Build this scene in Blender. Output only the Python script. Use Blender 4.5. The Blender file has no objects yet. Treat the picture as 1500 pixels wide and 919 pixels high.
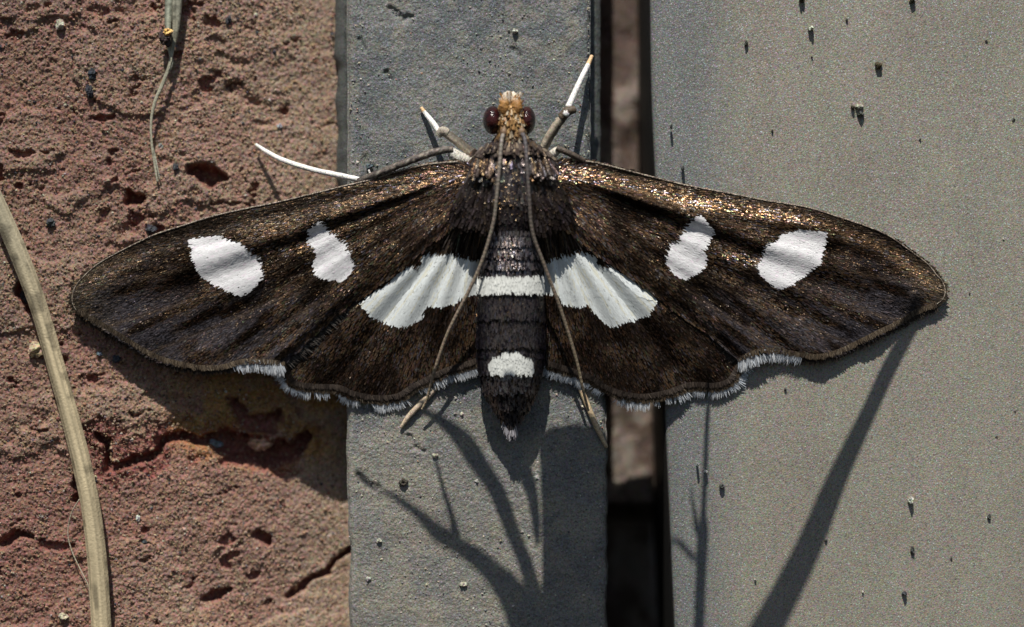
import bpy, math, random
import numpy as np
# ---------------------------------------------------------------- camera, sky, sun, exposure
# One Blender unit is 2 mm: the photographed wall is 30 mm wide.
S = bpy.context.scene
S.unit_settings.scale_length = 0.002
D = 30.0                                   # camera distance from the face of the grey strip
cam = bpy.data.objects.new('camera', bpy.data.cameras.new('camera'))
S.collection.objects.link(cam); S.camera = cam
cam.location = (0, -D, 0); cam.rotation_euler = (math.radians(90), 0, 0)
cam.data.sensor_width = 36; cam.data.lens = 36 * D / 15.0
cam.data.clip_start = 0.1; cam.data.clip_end = 500
cam.data.dof.use_dof = True; cam.data.dof.focus_distance = D - 0.2
cam.data.dof.aperture_fstop = cam.data.lens * 1e-3 / 1.15
S.render.resolution_x = 1024; S.render.resolution_y = 627
TS = np.array([-0.095, -0.60, 1.0]); TS = TS / np.linalg.norm(TS)     # direction to the sun
EL = math.asin(TS[2]); AZ = math.atan2(TS[0], TS[1])                 # azimuth from +Y, clockwise
w = bpy.data.worlds.new("World"); S.world = w; w.use_nodes = True
wn = w.node_tree.nodes; wl = w.node_tree.links
sky = wn.new('ShaderNodeTexSky'); sky.sky_type = 'NISHITA'; sky.sun_disc = False
sky.sun_elevation = EL; sky.sun_rotation = AZ
wl.new(sky.outputs[0], wn['Background'].inputs[0]); wn['Background'].inputs[1].default_value = 0.05
sun = bpy.data.objects.new('sun', bpy.data.lights.new('sun', 'SUN'))
S.collection.objects.link(sun)
sun.data.energy = 4.2; sun.data.angle = math.radians(0.5); sun.data.color = (1.0, 0.95, 0.87)
from mathutils import Vector
sun.rotation_euler = Vector(TS).to_track_quat('Z', 'Y').to_euler()
S.view_settings.view_transform = 'Standard'; S.view_settings.look = 'None'
S.view_settings.gamma = 1; S.view_settings.use_curve_mapping = False
S.view_settings.exposure = 0.06

# ---------------------------------------------------------------- helpers
rng = np.random.default_rng(7)
COL = S.collection
def sm(x): x = np.clip(x, 0, 1); return x * x * (3 - 2 * x)
_L = rng.random((8, 256, 256))
def vn(x, y, s=0):
    x = np.asarray(x, float) + s * 17.3; y = np.asarray(y, float) + s * 31.7
    xi = np.floor(x).astype(int); yi = np.floor(y).astype(int)
    fx = x - xi; fy = y - yi
    fx = fx * fx * (3 - 2 * fx); fy = fy * fy * (3 - 2 * fy)
    L = _L[s % 8]; a = xi & 255; b = yi & 255; a1 = (xi + 1) & 255; b1 = (yi + 1) & 255
    return (L[a, b] * (1 - fx) + L[a1, b] * fx) * (1 - fy) + (L[a, b1] * (1 - fx) + L[a1, b1] * fx) * fy
def fbm(x, y, s=0, o=4):
    t = 0; a = 1; n = 0
    for k in range(o):
        c, q = math.cos(.6 * k), math.sin(.6 * k)
        t = t + a * vn((x * c - y * q) * 2 ** k, (x * q + y * c) * 2 ** k, s + k); n += a; a *= .5
    return t / n
def P(px, py, h, comp=True):
    """photo position and height above the strip -> world"""
    k = (D - np.asarray(h, float)) / D if comp else 1.0
    return np.stack([(np.asarray(px) - 750) / 100 * k, -np.asarray(h, float) + 0 * np.asarray(px), (459.5 - np.asarray(py)) / 100 * k], -1)
def tag(o, label=None, cat=None, group=None, kind=None):
    for k, v in (('label', label), ('category', cat), ('group', group), ('kind', kind)):
        if v: o[k] = v
    return o
def mesh(name, V, F, mat, parent=None, col=None, smooth=False, extra=None, origin=None):
    """V (n,3), F (m,k) array or list of them -> one object"""
    V = np.asarray(V, float)
    if origin is not None: V = V - np.asarray(origin)
    Fs = F if isinstance(F, list) else [F]
    me = bpy.data.meshes.new(name)
    me.vertices.add(len(V)); me.vertices.foreach_set('co', V.astype(np.float32).ravel())
    idx = np.concatenate([f.ravel() for f in Fs]).astype(np.int32)
    tot = np.concatenate([np.full(len(f), f.shape[1]) for f in Fs]).astype(np.int32)
    st = np.concatenate([[0], np.cumsum(tot)[:-1]]).astype(np.int32)
    me.loops.add(len(idx)); me.loops.foreach_set('vertex_index', idx)
    me.polygons.add(len(tot)); me.polygons.foreach_set('loop_start', st)
    me.polygons.foreach_set('use_smooth', np.full(len(tot), smooth))
    me.update(calc_edges=True)
    if col is not None:
        a = me.color_attributes.new('Col', 'FLOAT_COLOR', 'POINT')
        c = np.ones((len(V), 4), np.float32); c[:, :3] = col
        a.data.foreach_set('color', c.ravel())
    if extra:
        for k, v in extra.items():
            a = me.attributes.new(k, 'FLOAT', 'POINT'); a.data.foreach_set('value', np.asarray(v, np.float32))
    me.validate()
    me.materials.append(mat)
    o = bpy.data.objects.new(name, me); COL.objects.link(o)
    if parent: o.parent = parent
    if origin is not None and not parent: o.location = origin
    return o
def empty(name, loc=(0, 0, 0)):
    o = bpy.data.objects.new(name, None); COL.objects.link(o); o.location = loc; o.empty_display_size = .3
    return o
def pdist(X, Y, pl, wd=None):
    """distance to a polyline; with wd returns distance / interpolated width"""
    best = np.full(np.shape(X), 1e9)
    pl = np.asarray(pl, float)
    for i in range(len(pl) - 1):
        a, b = pl[i, :2], pl[i + 1, :2]; d = b - a; L = max(d @ d, 1e-9)
        t = np.clip(((X - a[0]) * d[0] + (Y - a[1]) * d[1]) / L, 0, 1)
        q = np.hypot(X - a[0] - t * d[0], Y - a[1] - t * d[1])
        if wd is not None: q = q / (wd[i] * (1 - t) + wd[i + 1] * t)
        best = np.minimum(best, q)
    return best
def inside(X, Y, poly):
    poly = np.asarray(poly, float); r = np.zeros(np.shape(X), bool); n = len(poly)
    for i in range(n):
        x0, y0 = poly[i]; x1, y1 = poly[(i + 1) % n]
        if y0 == y1: continue
        c = ((y0 > Y) != (y1 > Y)) & (X < (x1 - x0) * (Y - y0) / (y1 - y0) + x0)
        r ^= c
    return r
def resample(pts, n):
    """Catmull-Rom through rows of any width, n samples evenly by length"""
    p = np.asarray(pts, float); q = np.vstack([2 * p[0] - p[1], p, 2 * p[-1] - p[-2]])
    out = []
    for i in range(1, len(q) - 2):
        for t in np.linspace(0, 1, 16, endpoint=False):
            out.append(.5 * ((2 * q[i]) + (-q[i - 1] + q[i + 1]) * t + (2 * q[i - 1] - 5 * q[i] + 4 * q[i + 1] - q[i + 2]) * t * t + (-q[i - 1] + 3 * q[i] - 3 * q[i + 1] + q[i + 2]) * t ** 3))
    out.append(p[-1]); out = np.array(out)
    s = np.concatenate([[0], np.cumsum(np.hypot(*np.diff(out[:, :2], axis=0).T) + 1e-9)])
    u = np.linspace(0, s[-1], n)
    return np.stack([np.interp(u, s, out[:, k]) for k in range(out.shape[1])], 1)
def grid_faces(nx, ny):
    i, j = np.meshgrid(np.arange(nx - 1), np.arange(ny - 1), indexing='ij')
    a = (i * ny + j).ravel()
    return np.stack([a, a + 1, a + ny + 1, a + ny], 1)

def mat(name, base=(.5, .5, .5), rough=.8, spec=.3, attr=True, setup=None, metallic=0.0, tint=None, sss=None):
    m = bpy.data.materials.new(name); m.use_nodes = True
    N = m.node_tree.nodes; K = m.node_tree.links; b = N['Principled BSDF']
    b.inputs['Base Color'].default_value = (*base, 1); b.inputs['Roughness'].default_value = rough
    b.inputs['Specular IOR Level'].default_value = spec; b.inputs['Metallic'].default_value = metallic
    if tint: b.inputs['Specular Tint'].default_value = (*tint, 1)
    src = None
    if attr:
        a = N.new('ShaderNodeAttribute'); a.attribute_name = 'Col'; src = a.outputs['Color']; K.new(src, b.inputs['Base Color'])
    if setup: setup(N, K, b, src)
    return m
def node(N, t, **kw):
    n = N.new(t)
    for k, v in kw.items(): setattr(n, k, v)
    return n
def mathn(N, K, op, a, b):
    n = N.new('ShaderNodeMath'); n.operation = op
    for i, v in enumerate((a, b)):
        if isinstance(v, (int, float)): n.inputs[i].default_value = v
        else: K.new(v, n.inputs[i])
    return n.outputs[0]
def coords(N): return N.new('ShaderNodeTexCoord').outputs['Object']
def noise(N, K, scale, detail=3):
    n = N.new('ShaderNodeTexNoise'); n.inputs['Scale'].default_value = scale; n.inputs['Detail'].default_value = detail
    K.new(coords(N), n.inputs['Vector']); return n
def grain(amount, cells=45, bump=.02, bscale=25, chroma=.35, glint=0.0, gfrac=.1, grough=.3, smear=False):
    """mineral grain: every small cell its own tone, fine relief, and some cells mirror-like flakes"""
    def f(N, K, b, src):
        v = N.new('ShaderNodeTexVoronoi'); v.inputs['Scale'].default_value = cells; K.new(coords(N), v.inputs['Vector'])
        hs = N.new('ShaderNodeHueSaturation'); hs.inputs['Saturation'].default_value = chroma; K.new(v.outputs['Color'], hs.inputs['Color'])
        mx = N.new('ShaderNodeMix'); mx.data_type = 'RGBA'; mx.blend_type = 'MULTIPLY'; mx.inputs[0].default_value = 1
        lo = N.new('ShaderNodeMix'); lo.data_type = 'RGBA'; lo.inputs[0].default_value = amount
        lo.inputs[6].default_value = (1, 1, 1, 1); sc = N.new('ShaderNodeVectorMath'); sc.operation = 'SCALE'; sc.inputs[3].default_value = 2.0
        K.new(hs.outputs[0], sc.inputs[0]); K.new(sc.outputs[0], lo.inputs[7])
        if src is None:
            mx.inputs[6].default_value = b.inputs['Base Color'].default_value
        else: K.new(src, mx.inputs[6])
        K.new(lo.outputs[2], mx.inputs[7]); K.new(mx.outputs[2], b.inputs['Base Color'])
        if smear:      # rain runs, finger marks and scuffs
            mp = N.new('ShaderNodeMapping'); mp.inputs['Scale'].default_value = (1.6, 1, .22); K.new(coords(N), mp.inputs['Vector'])
            ns = N.new('ShaderNodeTexNoise'); ns.inputs['Scale'].default_value = 1.3; ns.inputs['Detail'].default_value = 6; ns.inputs['Roughness'].default_value = .6; K.new(mp.outputs[0], ns.inputs['Vector'])
            n2 = noise(N, K, 1.1, 7)
            sm_ = mathn(N, K, 'MULTIPLY', ns.outputs[0], n2.outputs[0]); mr = N.new('ShaderNodeMapRange'); mr.inputs['From Min'].default_value = .14; mr.inputs['From Max'].default_value = .40; mr.inputs['To Min'].default_value = .93; mr.inputs['To Max'].default_value = 1.07; K.new(sm_, mr.inputs['Value'])
            sv = N.new('ShaderNodeVectorMath'); sv.operation = 'SCALE'; K.new(mx.outputs[2], sv.inputs[0]); K.new(mr.outputs[0], sv.inputs[3]); K.new(sv.outputs[0], b.inputs['Base Color'])
        n1 = noise(N, K, bscale, 5); bp = N.new('ShaderNodeBump'); bp.inputs['Distance'].default_value = bump; bp.inputs['Strength'].default_value = 1
        K.new(n1.outputs[0], bp.inputs['Height'])
        if glint:
            v2 = N.new('ShaderNodeTexVoronoi'); v2.inputs['Scale'].default_value = 72; K.new(coords(N), v2.inputs['Vector'])
            sb = N.new('ShaderNodeVectorMath'); sb.operation = 'SUBTRACT'; sb.inputs[1].default_value = (.5, .5, .5); K.new(v2.outputs['Color'], sb.inputs[0])
            s2 = N.new('ShaderNodeVectorMath'); s2.operation = 'SCALE'; s2.inputs[3].default_value = glint; K.new(sb.outputs[0], s2.inputs[0])
            ad = N.new('ShaderNodeVectorMath'); K.new(bp.outputs[0], ad.inputs[0]); K.new(s2.outputs[0], ad.inputs[1])
            nm = N.new('ShaderNodeVectorMath'); nm.operation = 'NORMALIZE'; K.new(ad.outputs[0], nm.inputs[0])
            g = N.new('ShaderNodeBsdfGlossy'); g.inputs['Roughness'].default_value = grough; K.new(nm.outputs[0], g.inputs['Normal'])
            hc = N.new('ShaderNodeHueSaturation'); hc.inputs['Saturation'].default_value = .6; K.new(v2.outputs['Color'], hc.inputs['Color']); K.new(hc.outputs[0], g.inputs['Color'])
            ms = N.new('ShaderNodeMixShader'); ms.inputs[0].default_value = gfrac
            K.new(b.outputs[0], ms.inputs[1]); K.new(g.outputs[0], ms.inputs[2]); K.new(ms.outputs[0], N['Material Output'].inputs[0])
        K.new(bp.outputs[0], b.inputs['Normal'])
    return f

M = {}
M['brick'] = mat('brick_clay', rough=.95, spec=.15, setup=grain(.6, 38, .03, 26, .35, .9, .02, .3))
M['strip'] = mat('gritty_grey_paint', rough=.85, spec=.25, setup=grain(.55, 45, .016, 38, .3, .9, .04, .3))
M['panel'] = mat('flake_grey_paint', rough=.75, spec=.3, setup=grain(.6, 60, .010, 45, .45, .8, .045, .32, smear=True))
def tint_setup(N, K, b, src, tilt=.42):
    a = N.new('ShaderNodeAttribute'); a.attribute_name = 'Sheen'
    r = N.new('ShaderNodeValToRGB'); e = r.color_ramp.elements; r.color_ramp.interpolation = 'LINEAR'
    e[0].position = 0; e[0].color = (1, .55, .28, 1); e[1].position = 1; e[1].color = (.55, .75, 1, 1)
    for p, c in ((.3, (1, .72, .38, 1)), (.55, (1, .85, .7, 1)), (.7, (1, .5, .55, 1)), (.82, (.6, 1, .5, 1)), (.9, (.9, .7, 1, 1))):
        q = e.new(p); q.color = c
    K.new(a.outputs['Fac'], r.inputs[0]); K.new(r.outputs[0], b.inputs['Specular Tint'])
    g = N.new('ShaderNodeAttribute'); g.attribute_name = 'Gloss'
    K.new(g.outputs['Fac'], b.inputs['Specular IOR Level'])
    mt = N.new('ShaderNodeAttribute'); mt.attribute_name = 'Metal'; K.new(mt.outputs['Fac'], b.inputs['Metallic'])
    v = N.new('ShaderNodeTexVoronoi'); v.inputs['Scale'].default_value = 75; K.new(coords(N), v.inputs['Vector'])
    sb = N.new('ShaderNodeVectorMath'); sb.operation = 'SUBTRACT'; sb.inputs[1].default_value = (.5, .5, .5); K.new(v.outputs['Color'], sb.inputs[0])
    s2 = N.new('ShaderNodeVectorMath'); s2.operation = 'SCALE'; s2.inputs[3].default_value = tilt; K.new(sb.outputs[0], s2.inputs[0])
    ge = N.new('ShaderNodeNewGeometry'); ad = N.new('ShaderNodeVectorMath'); K.new(ge.outputs['Normal'], ad.inputs[0]); K.new(s2.outputs[0], ad.inputs[1])
    nm = N.new('ShaderNodeVectorMath'); nm.operation = 'NORMALIZE'; K.new(ad.outputs[0], nm.inputs[0]); K.new(nm.outputs[0], b.inputs['Normal'])
M['scale'] = mat('wing_scale', rough=.31, spec=.5, setup=tint_setup)
M['sleek'] = mat('body_scale', rough=.30, spec=.7, setup=lambda N, K, b, s_: tint_setup(N, K, b, s_, .25))
def pearl(N, K, b, src):
    b.inputs['Sheen Weight'].default_value = .15; b.inputs['Coat Weight'].default_value = .0
    b.inputs['Transmission Weight'].default_value = 0
M['white'] = mat('white_scale', rough=.42, spec=.45, setup=pearl)
M['hair'] = mat('fringe_hair', rough=.6, spec=.3)
M['body'] = mat('dark_cuticle', base=(.012, .009, .008), rough=.4, spec=.4, attr=False)
M['eye'] = mat('compound_eye', rough=.22, spec=.6, base=(.035, .006, .008), attr=False, setup=None)
M['limb'] = mat('limb', rough=.5, spec=.4, setup=grain(.5, 55, .01, 40, .2))
M['straw'] = mat('dry_straw', rough=.55, spec=.4, setup=grain(.12, 40, .01, 30, .0))
M['leaf'] = mat('green_leaf', rough=.6, spec=.3, setup=grain(.3, 5, .01, 20, .5))
M['dirt'] = mat('dirt', rough=.8, spec=.4, setup=grain(.7, 30, .02, 20, .3))

# ================================================================ THE WALL
# ---- weathered brick on the left
PITS = [  # polyline, half widths px, depth
 ([(138,640),(156,652),(152,690),(165,688),(195,671),(224,668),(230,652),(258,642),(290,652),(318,640)], [4,7,5,6,7,6,6,6,7,9], .34),
 ([(300,648),(330,655),(360,665),(395,672),(420,668),(440,650)], [10,18,20,18,14,8], .55),
 ([(0,797),(20,785),(45,787)], [7,6,3], .3),
 ([(416,884),(436,868),(451,860),(475,850),(484,832),(510,818)], [5,5,4,4,5,4], .3),
 ([(296,882),(312,879),(328,872)], [6,8,4], .28), ([(370,794),(382,801)], [7,6], .3), ([(308,822),(318,810),(345,806)], [4,4,3], .15),
 ([(111,712),(112,730)], [8,8], .45), ([(195,700),(210,688)], [3,3], .12),
 ([(276,250),(300,255),(322,256)], [9,13,7], .5), ([(184,289),(200,293)], [7,6], .4), ([(280,283),(284,310)], [9,12], .14),
 ([(328,130),(345,124),(356,138),(370,141)], [8,10,7,5], .22), ([(313,72),(330,82),(352,92)], [5,6,6], .16),
 ([(132,14),(145,20),(153,16)], [6,8,4], .25), ([(303,50),(320,56)], [6,6], .16), ([(117,44),(135,46)], [5,6], .14),
 ([(42,14),(56,8)], [5,5], .16), ([(150,307),(146,328)], [5,6], .25), ([(172,336),(190,332)], [9,7], .25), ([(160,360),(195,362)], [6,8], .18),
 ([(30,425),(36,452)], [9,8], .35), ([(170,15),(178,20)], [4,4], .14), ([(75,90),(82,96)], [5,4], .14), ([(180,190),(192,194)], [3,3], .1),
 ([(368,176),(385,180)], [5,5], .14), ([(420,80),(424,92)], [4,4], .1), ([(117,552),(120,575)], [4,5], .15), ([(250,222),(262,224)], [4,4], .12),
 ([(268,598),(290,605)], [4,4], .12), ([(16,878),(36,872)],[3,3],.1), ([(80,650),(92,655)],[4,3],.12),([(365,28),(370,44)],[5,5],.2),
 ([(340,600),(352,622),(385,630),(400,612)], [8,12,12,7], .3), ([(455,640),(470,655)], [9,9], .25), ([(395,690),(410,716),(412,738)], [5,7,5], .2),
 ([(232,152),(255,160),(290,150)],[4,4,4],.1), ([(262,140),(285,146)],[4,4],.12)]
def brick_level(X): return np.interp(X, [-200, 0, 150, 300, 420, 500, 600], [.02, -.04, -.12, -.36, -.68, -.95, -1.0])
def brick_h(X, Y):
    wx = X + 9 * (fbm(X / 11, Y / 11, 3) - .5) + 8 * (vn(X / 30, Y / 30, 2) - .5); wy = Y + 9 * (fbm(X / 11, Y / 11, 5) - .5) + 8 * (vn(X / 30, Y / 30, 4) - .5)
    pit = np.zeros_like(X)
    for pl, wd, dp in PITS:
        m = pdist(wx, wy, pl, [v * 1.15 for v in wd]) if len(pl) > 1 else 1
        pit = np.maximum(pit, dp * (.8 if dp > .27 else .28) * sm((1.3 - m) / (.55 + .9 * vn(X / 8, Y / 8, 1))))
    rough_zone = np.clip(1 - np.abs(X - 330) / 700, 0, 1)
    f = fbm(X / 34, Y / 24, 1, 5)
    smooth_side = sm((X - 400) / 60)
    flake = sm((f - .71) / .05) * (1 - .8 * smooth_side)
    lowered = sm((fbm(X / 150, Y / 110, 6, 4) - .5) / .05) * .05 * (1 - smooth_side)
    h = brick_level(X) - pit - .09 * flake - lowered
    amp = 1 - .45 * smooth_side
    h = h + .12 * (fbm(X / 110, Y / 90, 2) - .5) + .028 * amp * (vn(X / 17, Y / 15, 4) - .5) + .014 * amp * (vn(X / 7.5, Y / 7.2, 5) - .5) + .024 * amp * (vn(X / 3.6, Y / 3.6, 6) - .5) + .026 * amp * (vn(X / 2.1, Y / 2.1, 2) - .5)
    red = np.clip(np.maximum(sm((pit - .03) / .1), .75 * flake), 0, 1)
    return h, red, lowered
xs = np.concatenate([np.arange(-420, -12, 12), np.arange(-12, 512, 1.55)])
ys = np.concatenate([np.arange(-420, -14, 12), np.arange(-14, 934, 1.65), np.arange(940, 1340, 12)])
GX, GY = np.meshgrid(xs, ys, indexing='ij')
H, red, low = brick_h(GX, GY)
tone = fbm(GX / 60, GY / 60, 5)[..., None]
crust = np.array([.315, .212, .152]) * (1 - .35 * sm((tone - .4) / .25)) + np.array([.30, .165, .132]) * .35 * sm((tone - .4) / .25)
sidef = sm((GX - 330) / 130)[..., None]
crust = crust * (1 - sidef) + np.array([.33, .24, .175]) * sidef
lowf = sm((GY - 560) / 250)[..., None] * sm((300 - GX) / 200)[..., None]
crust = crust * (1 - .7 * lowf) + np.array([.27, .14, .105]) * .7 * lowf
redc = np.array([.23, .09, .072]) * (0.8 + .5 * tone)
dcr = np.minimum(pdist(GX, GY, PITS[0][0]), pdist(GX, GY, PITS[1][0]))
brk = sm((30 - dcr + 46 * (fbm(GX / 18, GY / 18, 3) - .5)) / 10)
r3 = np.clip(red + low / .05 * .3 + .85 * brk, 0, 1)[..., None]
H = H - .05 * brk + .07 * brk * (fbm(GX / 9, GY / 9, 6) - .5)
sp = vn(GX / 4, GY / 4, 1)[..., None]
C = crust * (1 - r3) + redc * r3
warm_shade = (sm((1.35 - np.hypot((GX - 390) / 150, (GY - 605) / 80)) * 1.5) * sm((fbm(GX / 30, GY / 30, 2) - .3) / .25))[..., None] * (1 - red[..., None])  # warm light inside the moth's shadow, painted into the brick colour
C = C * (1 - .9 * warm_shade) + .9 * warm_shade * np.array([.38, .22, .07])
purp = sm((fbm(GX / 45, GY / 45, 7) - .45) / .2)[..., None]; C = C * (1 - .22 * purp) + .22 * purp * np.array([.21, .135, .115])
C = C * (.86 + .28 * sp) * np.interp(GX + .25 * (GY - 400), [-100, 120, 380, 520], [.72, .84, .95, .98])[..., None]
dark = sm((vn(GX / 5, GY / 5, 7) - .93) / .03)[..., None]; C = C * (1 - .75 * dark) + .75 * dark * np.array([.05, .055, .07])
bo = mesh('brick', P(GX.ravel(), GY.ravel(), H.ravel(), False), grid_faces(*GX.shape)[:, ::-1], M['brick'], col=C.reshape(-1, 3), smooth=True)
tag(bo, 'weathered red brick with a sandy pitted face, left of the grey strip', 'brick')
def brick_at(px, py): return float(brick_h(np.array([px * 1.]), np.array([py * 1.]))[0][0])

# grains as small faceted lumps
OCT_V = np.array([(1, 0, 0), (-1, 0, 0), (0, 1, 0), (0, -1, 0), (0, 0, 1), (0, 0, -1)], float)
OCT_F = np.array([(0, 2, 4), (2, 1, 4), (1, 3, 4), (3, 0, 4), (2, 0, 5), (1, 2, 5), (3, 1, 5), (0, 3, 5)])
def lumps(X, Y, Hh, R, colr, name, m, parent, flat=.8, jit=.35):
    n = len(X); c = P(X, Y, Hh, False)
    th = rng.uniform(0, 6.28, n); j = 1 + rng.uniform(-jit, jit, (n, 6, 3))
    v = OCT_V[None] * j; x = v[..., 0] * np.cos(th)[:, None] - v[..., 2] * np.sin(th)[:, None]; z = v[..., 0] * np.sin(th)[:, None] + v[..., 2] * np.cos(th)[:, None]
    v = np.stack([x, v[..., 1] * flat, z], -1) * (R / 100)[:, None, None] + c[:, None, :]
    F = (OCT_F[None] + 6 * np.arange(n)[:, None, None]).reshape(-1, 3)
    o = mesh(name, v.reshape(-1, 3), F, m, parent, col=np.repeat(colr, 6, 0))
    o['kind'] = 'stuff'; return o
n = 26000
X = rng.uniform(-10, 500, n); Y = rng.uniform(-10, 930, n); R = rng.gamma(2.5, .30, n) + .5
hh, rd, _ = brick_h(X, Y)
pal = np.array([(.37, .26, .175), (.32, .21, .14), (.43, .33, .24), (.25, .12, .09), (.33, .19, .135), (.5, .45, .38), (.05, .055, .07), (.16, .15, .17)])
ci = rng.choice(8, n, p=[.3, .22, .12, .14, .15, .03, .02, .02]); cc = pal[ci] * rng.uniform(.8, 1.2, (n, 1)) * np.interp(X, [0, 380, 500], [.78, .92, .97])[:, None]
lumps(X, Y, hh + R / 300, R, cc, 'sand_grains', M['brick'], bo)

# ---- grey strip in the middle
def edgeL(Y): return 509 + 5 * (fbm(Y / 60, 0 * Y, 1) - .5) * (1 + 1.2 * sm((Y - 600) / 100)) + 4 * sm((Y - 640) / 200)
def edgeR(Y): return 864 + 24 * sm((Y - 330) / 300) + 3 * (fbm(Y / 18, 0 * Y, 2) - .5) * (1 + sm((Y - 600) / 50))
ys = np.concatenate([np.arange(-420, -14, 14), np.arange(-14, 934, 1.7), np.arange(940, 1340, 14)])
t = np.concatenate([[-.0001] * 1, np.linspace(0, 1, 232)])
tt = np.linspace(0, 1, 236)
prof = []  # columns: (offset kind)
eL, eR = edgeL(ys), edgeR(ys)
colsX = []; colsH = []
def addc(x, h): colsX.append(x + 0 * ys); colsH.append(h + 0 * ys)
lw = np.interp(ys, [0, 250, 600, 900], [26, 22, 5, 4]) * (.85 + .3 * vn(ys / 23, ys * 0, 3))
addc(eL - lw, -3.); addc(eL - lw * .95, -.75); addc(eL - lw * .66, -.56); addc(eL - lw * .4, -.46); addc(eL - np.minimum(4, lw * .3), -.40); addc(eL - np.minimum(2.2, lw * .2), -.22); addc(eL - 1, -.1)
nb = len(colsX)
for q in tt: addc(eL + (eR - eL) * q, 0)
lip = np.interp(ys, [300, 620], [16, 2])
ne = len(colsX)
addc(eR + .8, -.06); addc(eR + 2, -.3); addc(eR + 3, -.55); addc(eR + 2 + lip * .5, -.62); addc(eR + 2 + lip, -.66); addc(eR + 4 + lip, -3.)
GX = np.array(colsX); H = np.array(colsH); GY = np.tile(ys, (len(colsX), 1))
inn = np.clip(np.minimum(GX - eL, eR - GX) / 10, 0, 1)
rel = .006 * (vn(GX / 5, GY / 5, 3) - .5) + .013 * (vn(GX / 2.0, GY / 2.0, 2) - .5) + .022 * (fbm(GX / 28, GY / 28, 4) - .5) + .06 * (fbm(GX / 130, GY / 130, 1) - .5)
topdent = 0
for pl, wd, dp in [([(572,12),(590,28),(605,24)], [4, 5, 3], .09), ([(565, 106), (573, 116)], [4, 4], .07), ([(752, 72), (760, 82)], [6, 6], .06), ([(536, 236), (545, 258)], [8, 9], .07), ([(528, 60), (535, 75)], [5, 4], .05),
                   ([(524, 696), (535, 708), (556, 716)], [4, 7, 5], .07), ([(600, 640), (606, 655), (622, 662)], [4, 5, 4], .07)]:
    m = pdist(GX + 5 * (vn(GX / 6, GY / 6, 3) - .5), GY + 5 * (vn(GX / 6, GY / 6, 5) - .5), pl, wd)
    topdent = topdent + dp * .45 * sm((1.4 - m) / 1.1)
H = H - .1 * (1 - np.sqrt(1 - (1 - inn) ** 2)) * (np.arange(len(H))[:, None] >= nb) * (np.arange(len(H))[:, None] < ne) + (rel + .0) * (H > -.05) + (.05 * (fbm(GY / 45, GX / 9, 5) - .5)) * (H < -.3) * (H > -1) - topdent * (H > -.05)
tone = fbm(GX / 70, GY / 70, 6)[..., None]
blot = sm((fbm(GX / 38, GY / 30, 5) - .4) / .25)[..., None]
C = (np.array([.155, .160, .150]) * blot + (1 - blot) * np.array([.112, .122, .122])) * (.75 + .5 * tone) + 0 * GX[..., None]
warm = (sm((GY - 520) / 200))[..., None]; C = C * (1 - warm) + warm * (np.array([.218, .205, .172]) * blot + (1 - blot) * np.array([.172, .168, .152])) * (.85 + .3 * tone)
sandp = sm((fbm(GX / 16, GY / 16, 2) - .55) / .12)[..., None]; C = C * (1 - .3 * sandp) + .3 * sandp * np.array([.27, .245, .18])
edge = (1 - sm((GX - eL) / 14))[..., None] * (GX > eL - 3)[..., None]; C = C * (1 - .5 * edge) + .5 * edge * np.array([.27, .27, .24])
sidec = ((GX < eL - 3) | (GX > eR + 3))[..., None]; C = np.where(sidec, np.array([.10, .11, .105]) * (.5 + .9 * fbm(GX / 9, GY / 9, 3)[..., None]), C)
so = mesh('door_strip', P(GX.ravel(), GY.ravel(), H.ravel(), False), grid_faces(*GX.shape)[:, ::-1], M['strip'], col=C.reshape(-1, 3), smooth=True)
tag(so, 'gritty grey upright strip under the moth, between the brick and the smooth panel', 'strip')
n = 3000
X = rng.uniform(512, 884, n); Y = rng.uniform(-10, 930, n); R = rng.gamma(2.5, .35, n) + .5
X = np.minimum(X, edgeR(Y) - 2)
pal = np.array([(.3, .3, .27), (.38, .35, .27), (.2, .2, .21), (.55, .52, .45), (.06, .06, .07), (.35, .2, .14)])
cc = pal[rng.choice(6, n, p=[.4, .24, .2, .07, .06, .03])]
lumps(X, Y, rng.uniform(-.01, .01, n), R, cc, 'grit', M['strip'], so)

# ---- smooth painted panel on the right
def edgeP(Y): return 951 + 7 * sm((Y - 100) / 300) + np.interp(Y, [-400, 400, 1300], [-6, 6, 46]) - 1
cx = np.concatenate([[0, .3, 1.0, 2.5, 4.5, 7, 10, 14, 19, 25, 32, 40, 50, 62, 76, 92, 110], np.arange(130, 1000, 12)])
ch = np.interp(cx, [0, .3, 1, 2.5, 4.5, 7, 10, 14, 19, 25, 32, 40, 50, 62, 76, 92, 110, 150, 1000], [-3.5, -.45, -.28, -.2, -.165, -.145, -.132, -.12, -.108, -.096, -.084, -.07, -.055, -.04, -.028, -.018, -.012, -.005, .06])
ys = np.arange(-420, 1340, 8.)
GX = edgeP(ys)[None, :] + cx[:, None]; GY = np.tile(ys, (len(cx), 1)); H = np.tile(ch[:, None], (1, len(ys))) + .02 * (fbm(GX / 160, GY / 160, 3) - .5)
tone = fbm(GX / 120, GY / 150, 2)[..., None]; wm = sm((GX - 1000) / 120)[..., None]
C = (np.array([.160, .166, .156]) * (1 - wm) + np.array([.245, .228, .185]) * wm) * (.92 + .16 * tone)
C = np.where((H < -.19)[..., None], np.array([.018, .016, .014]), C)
po = mesh('metal_panel', P(GX.ravel(), GY.ravel(), H.ravel(), False), grid_faces(*GX.shape)[:, ::-1], M['panel'], col=C.reshape(-1, 3), smooth=True)
tag(po, 'smooth grey painted metal panel with a rounded edge, filling the right of the picture', 'panel')

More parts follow.
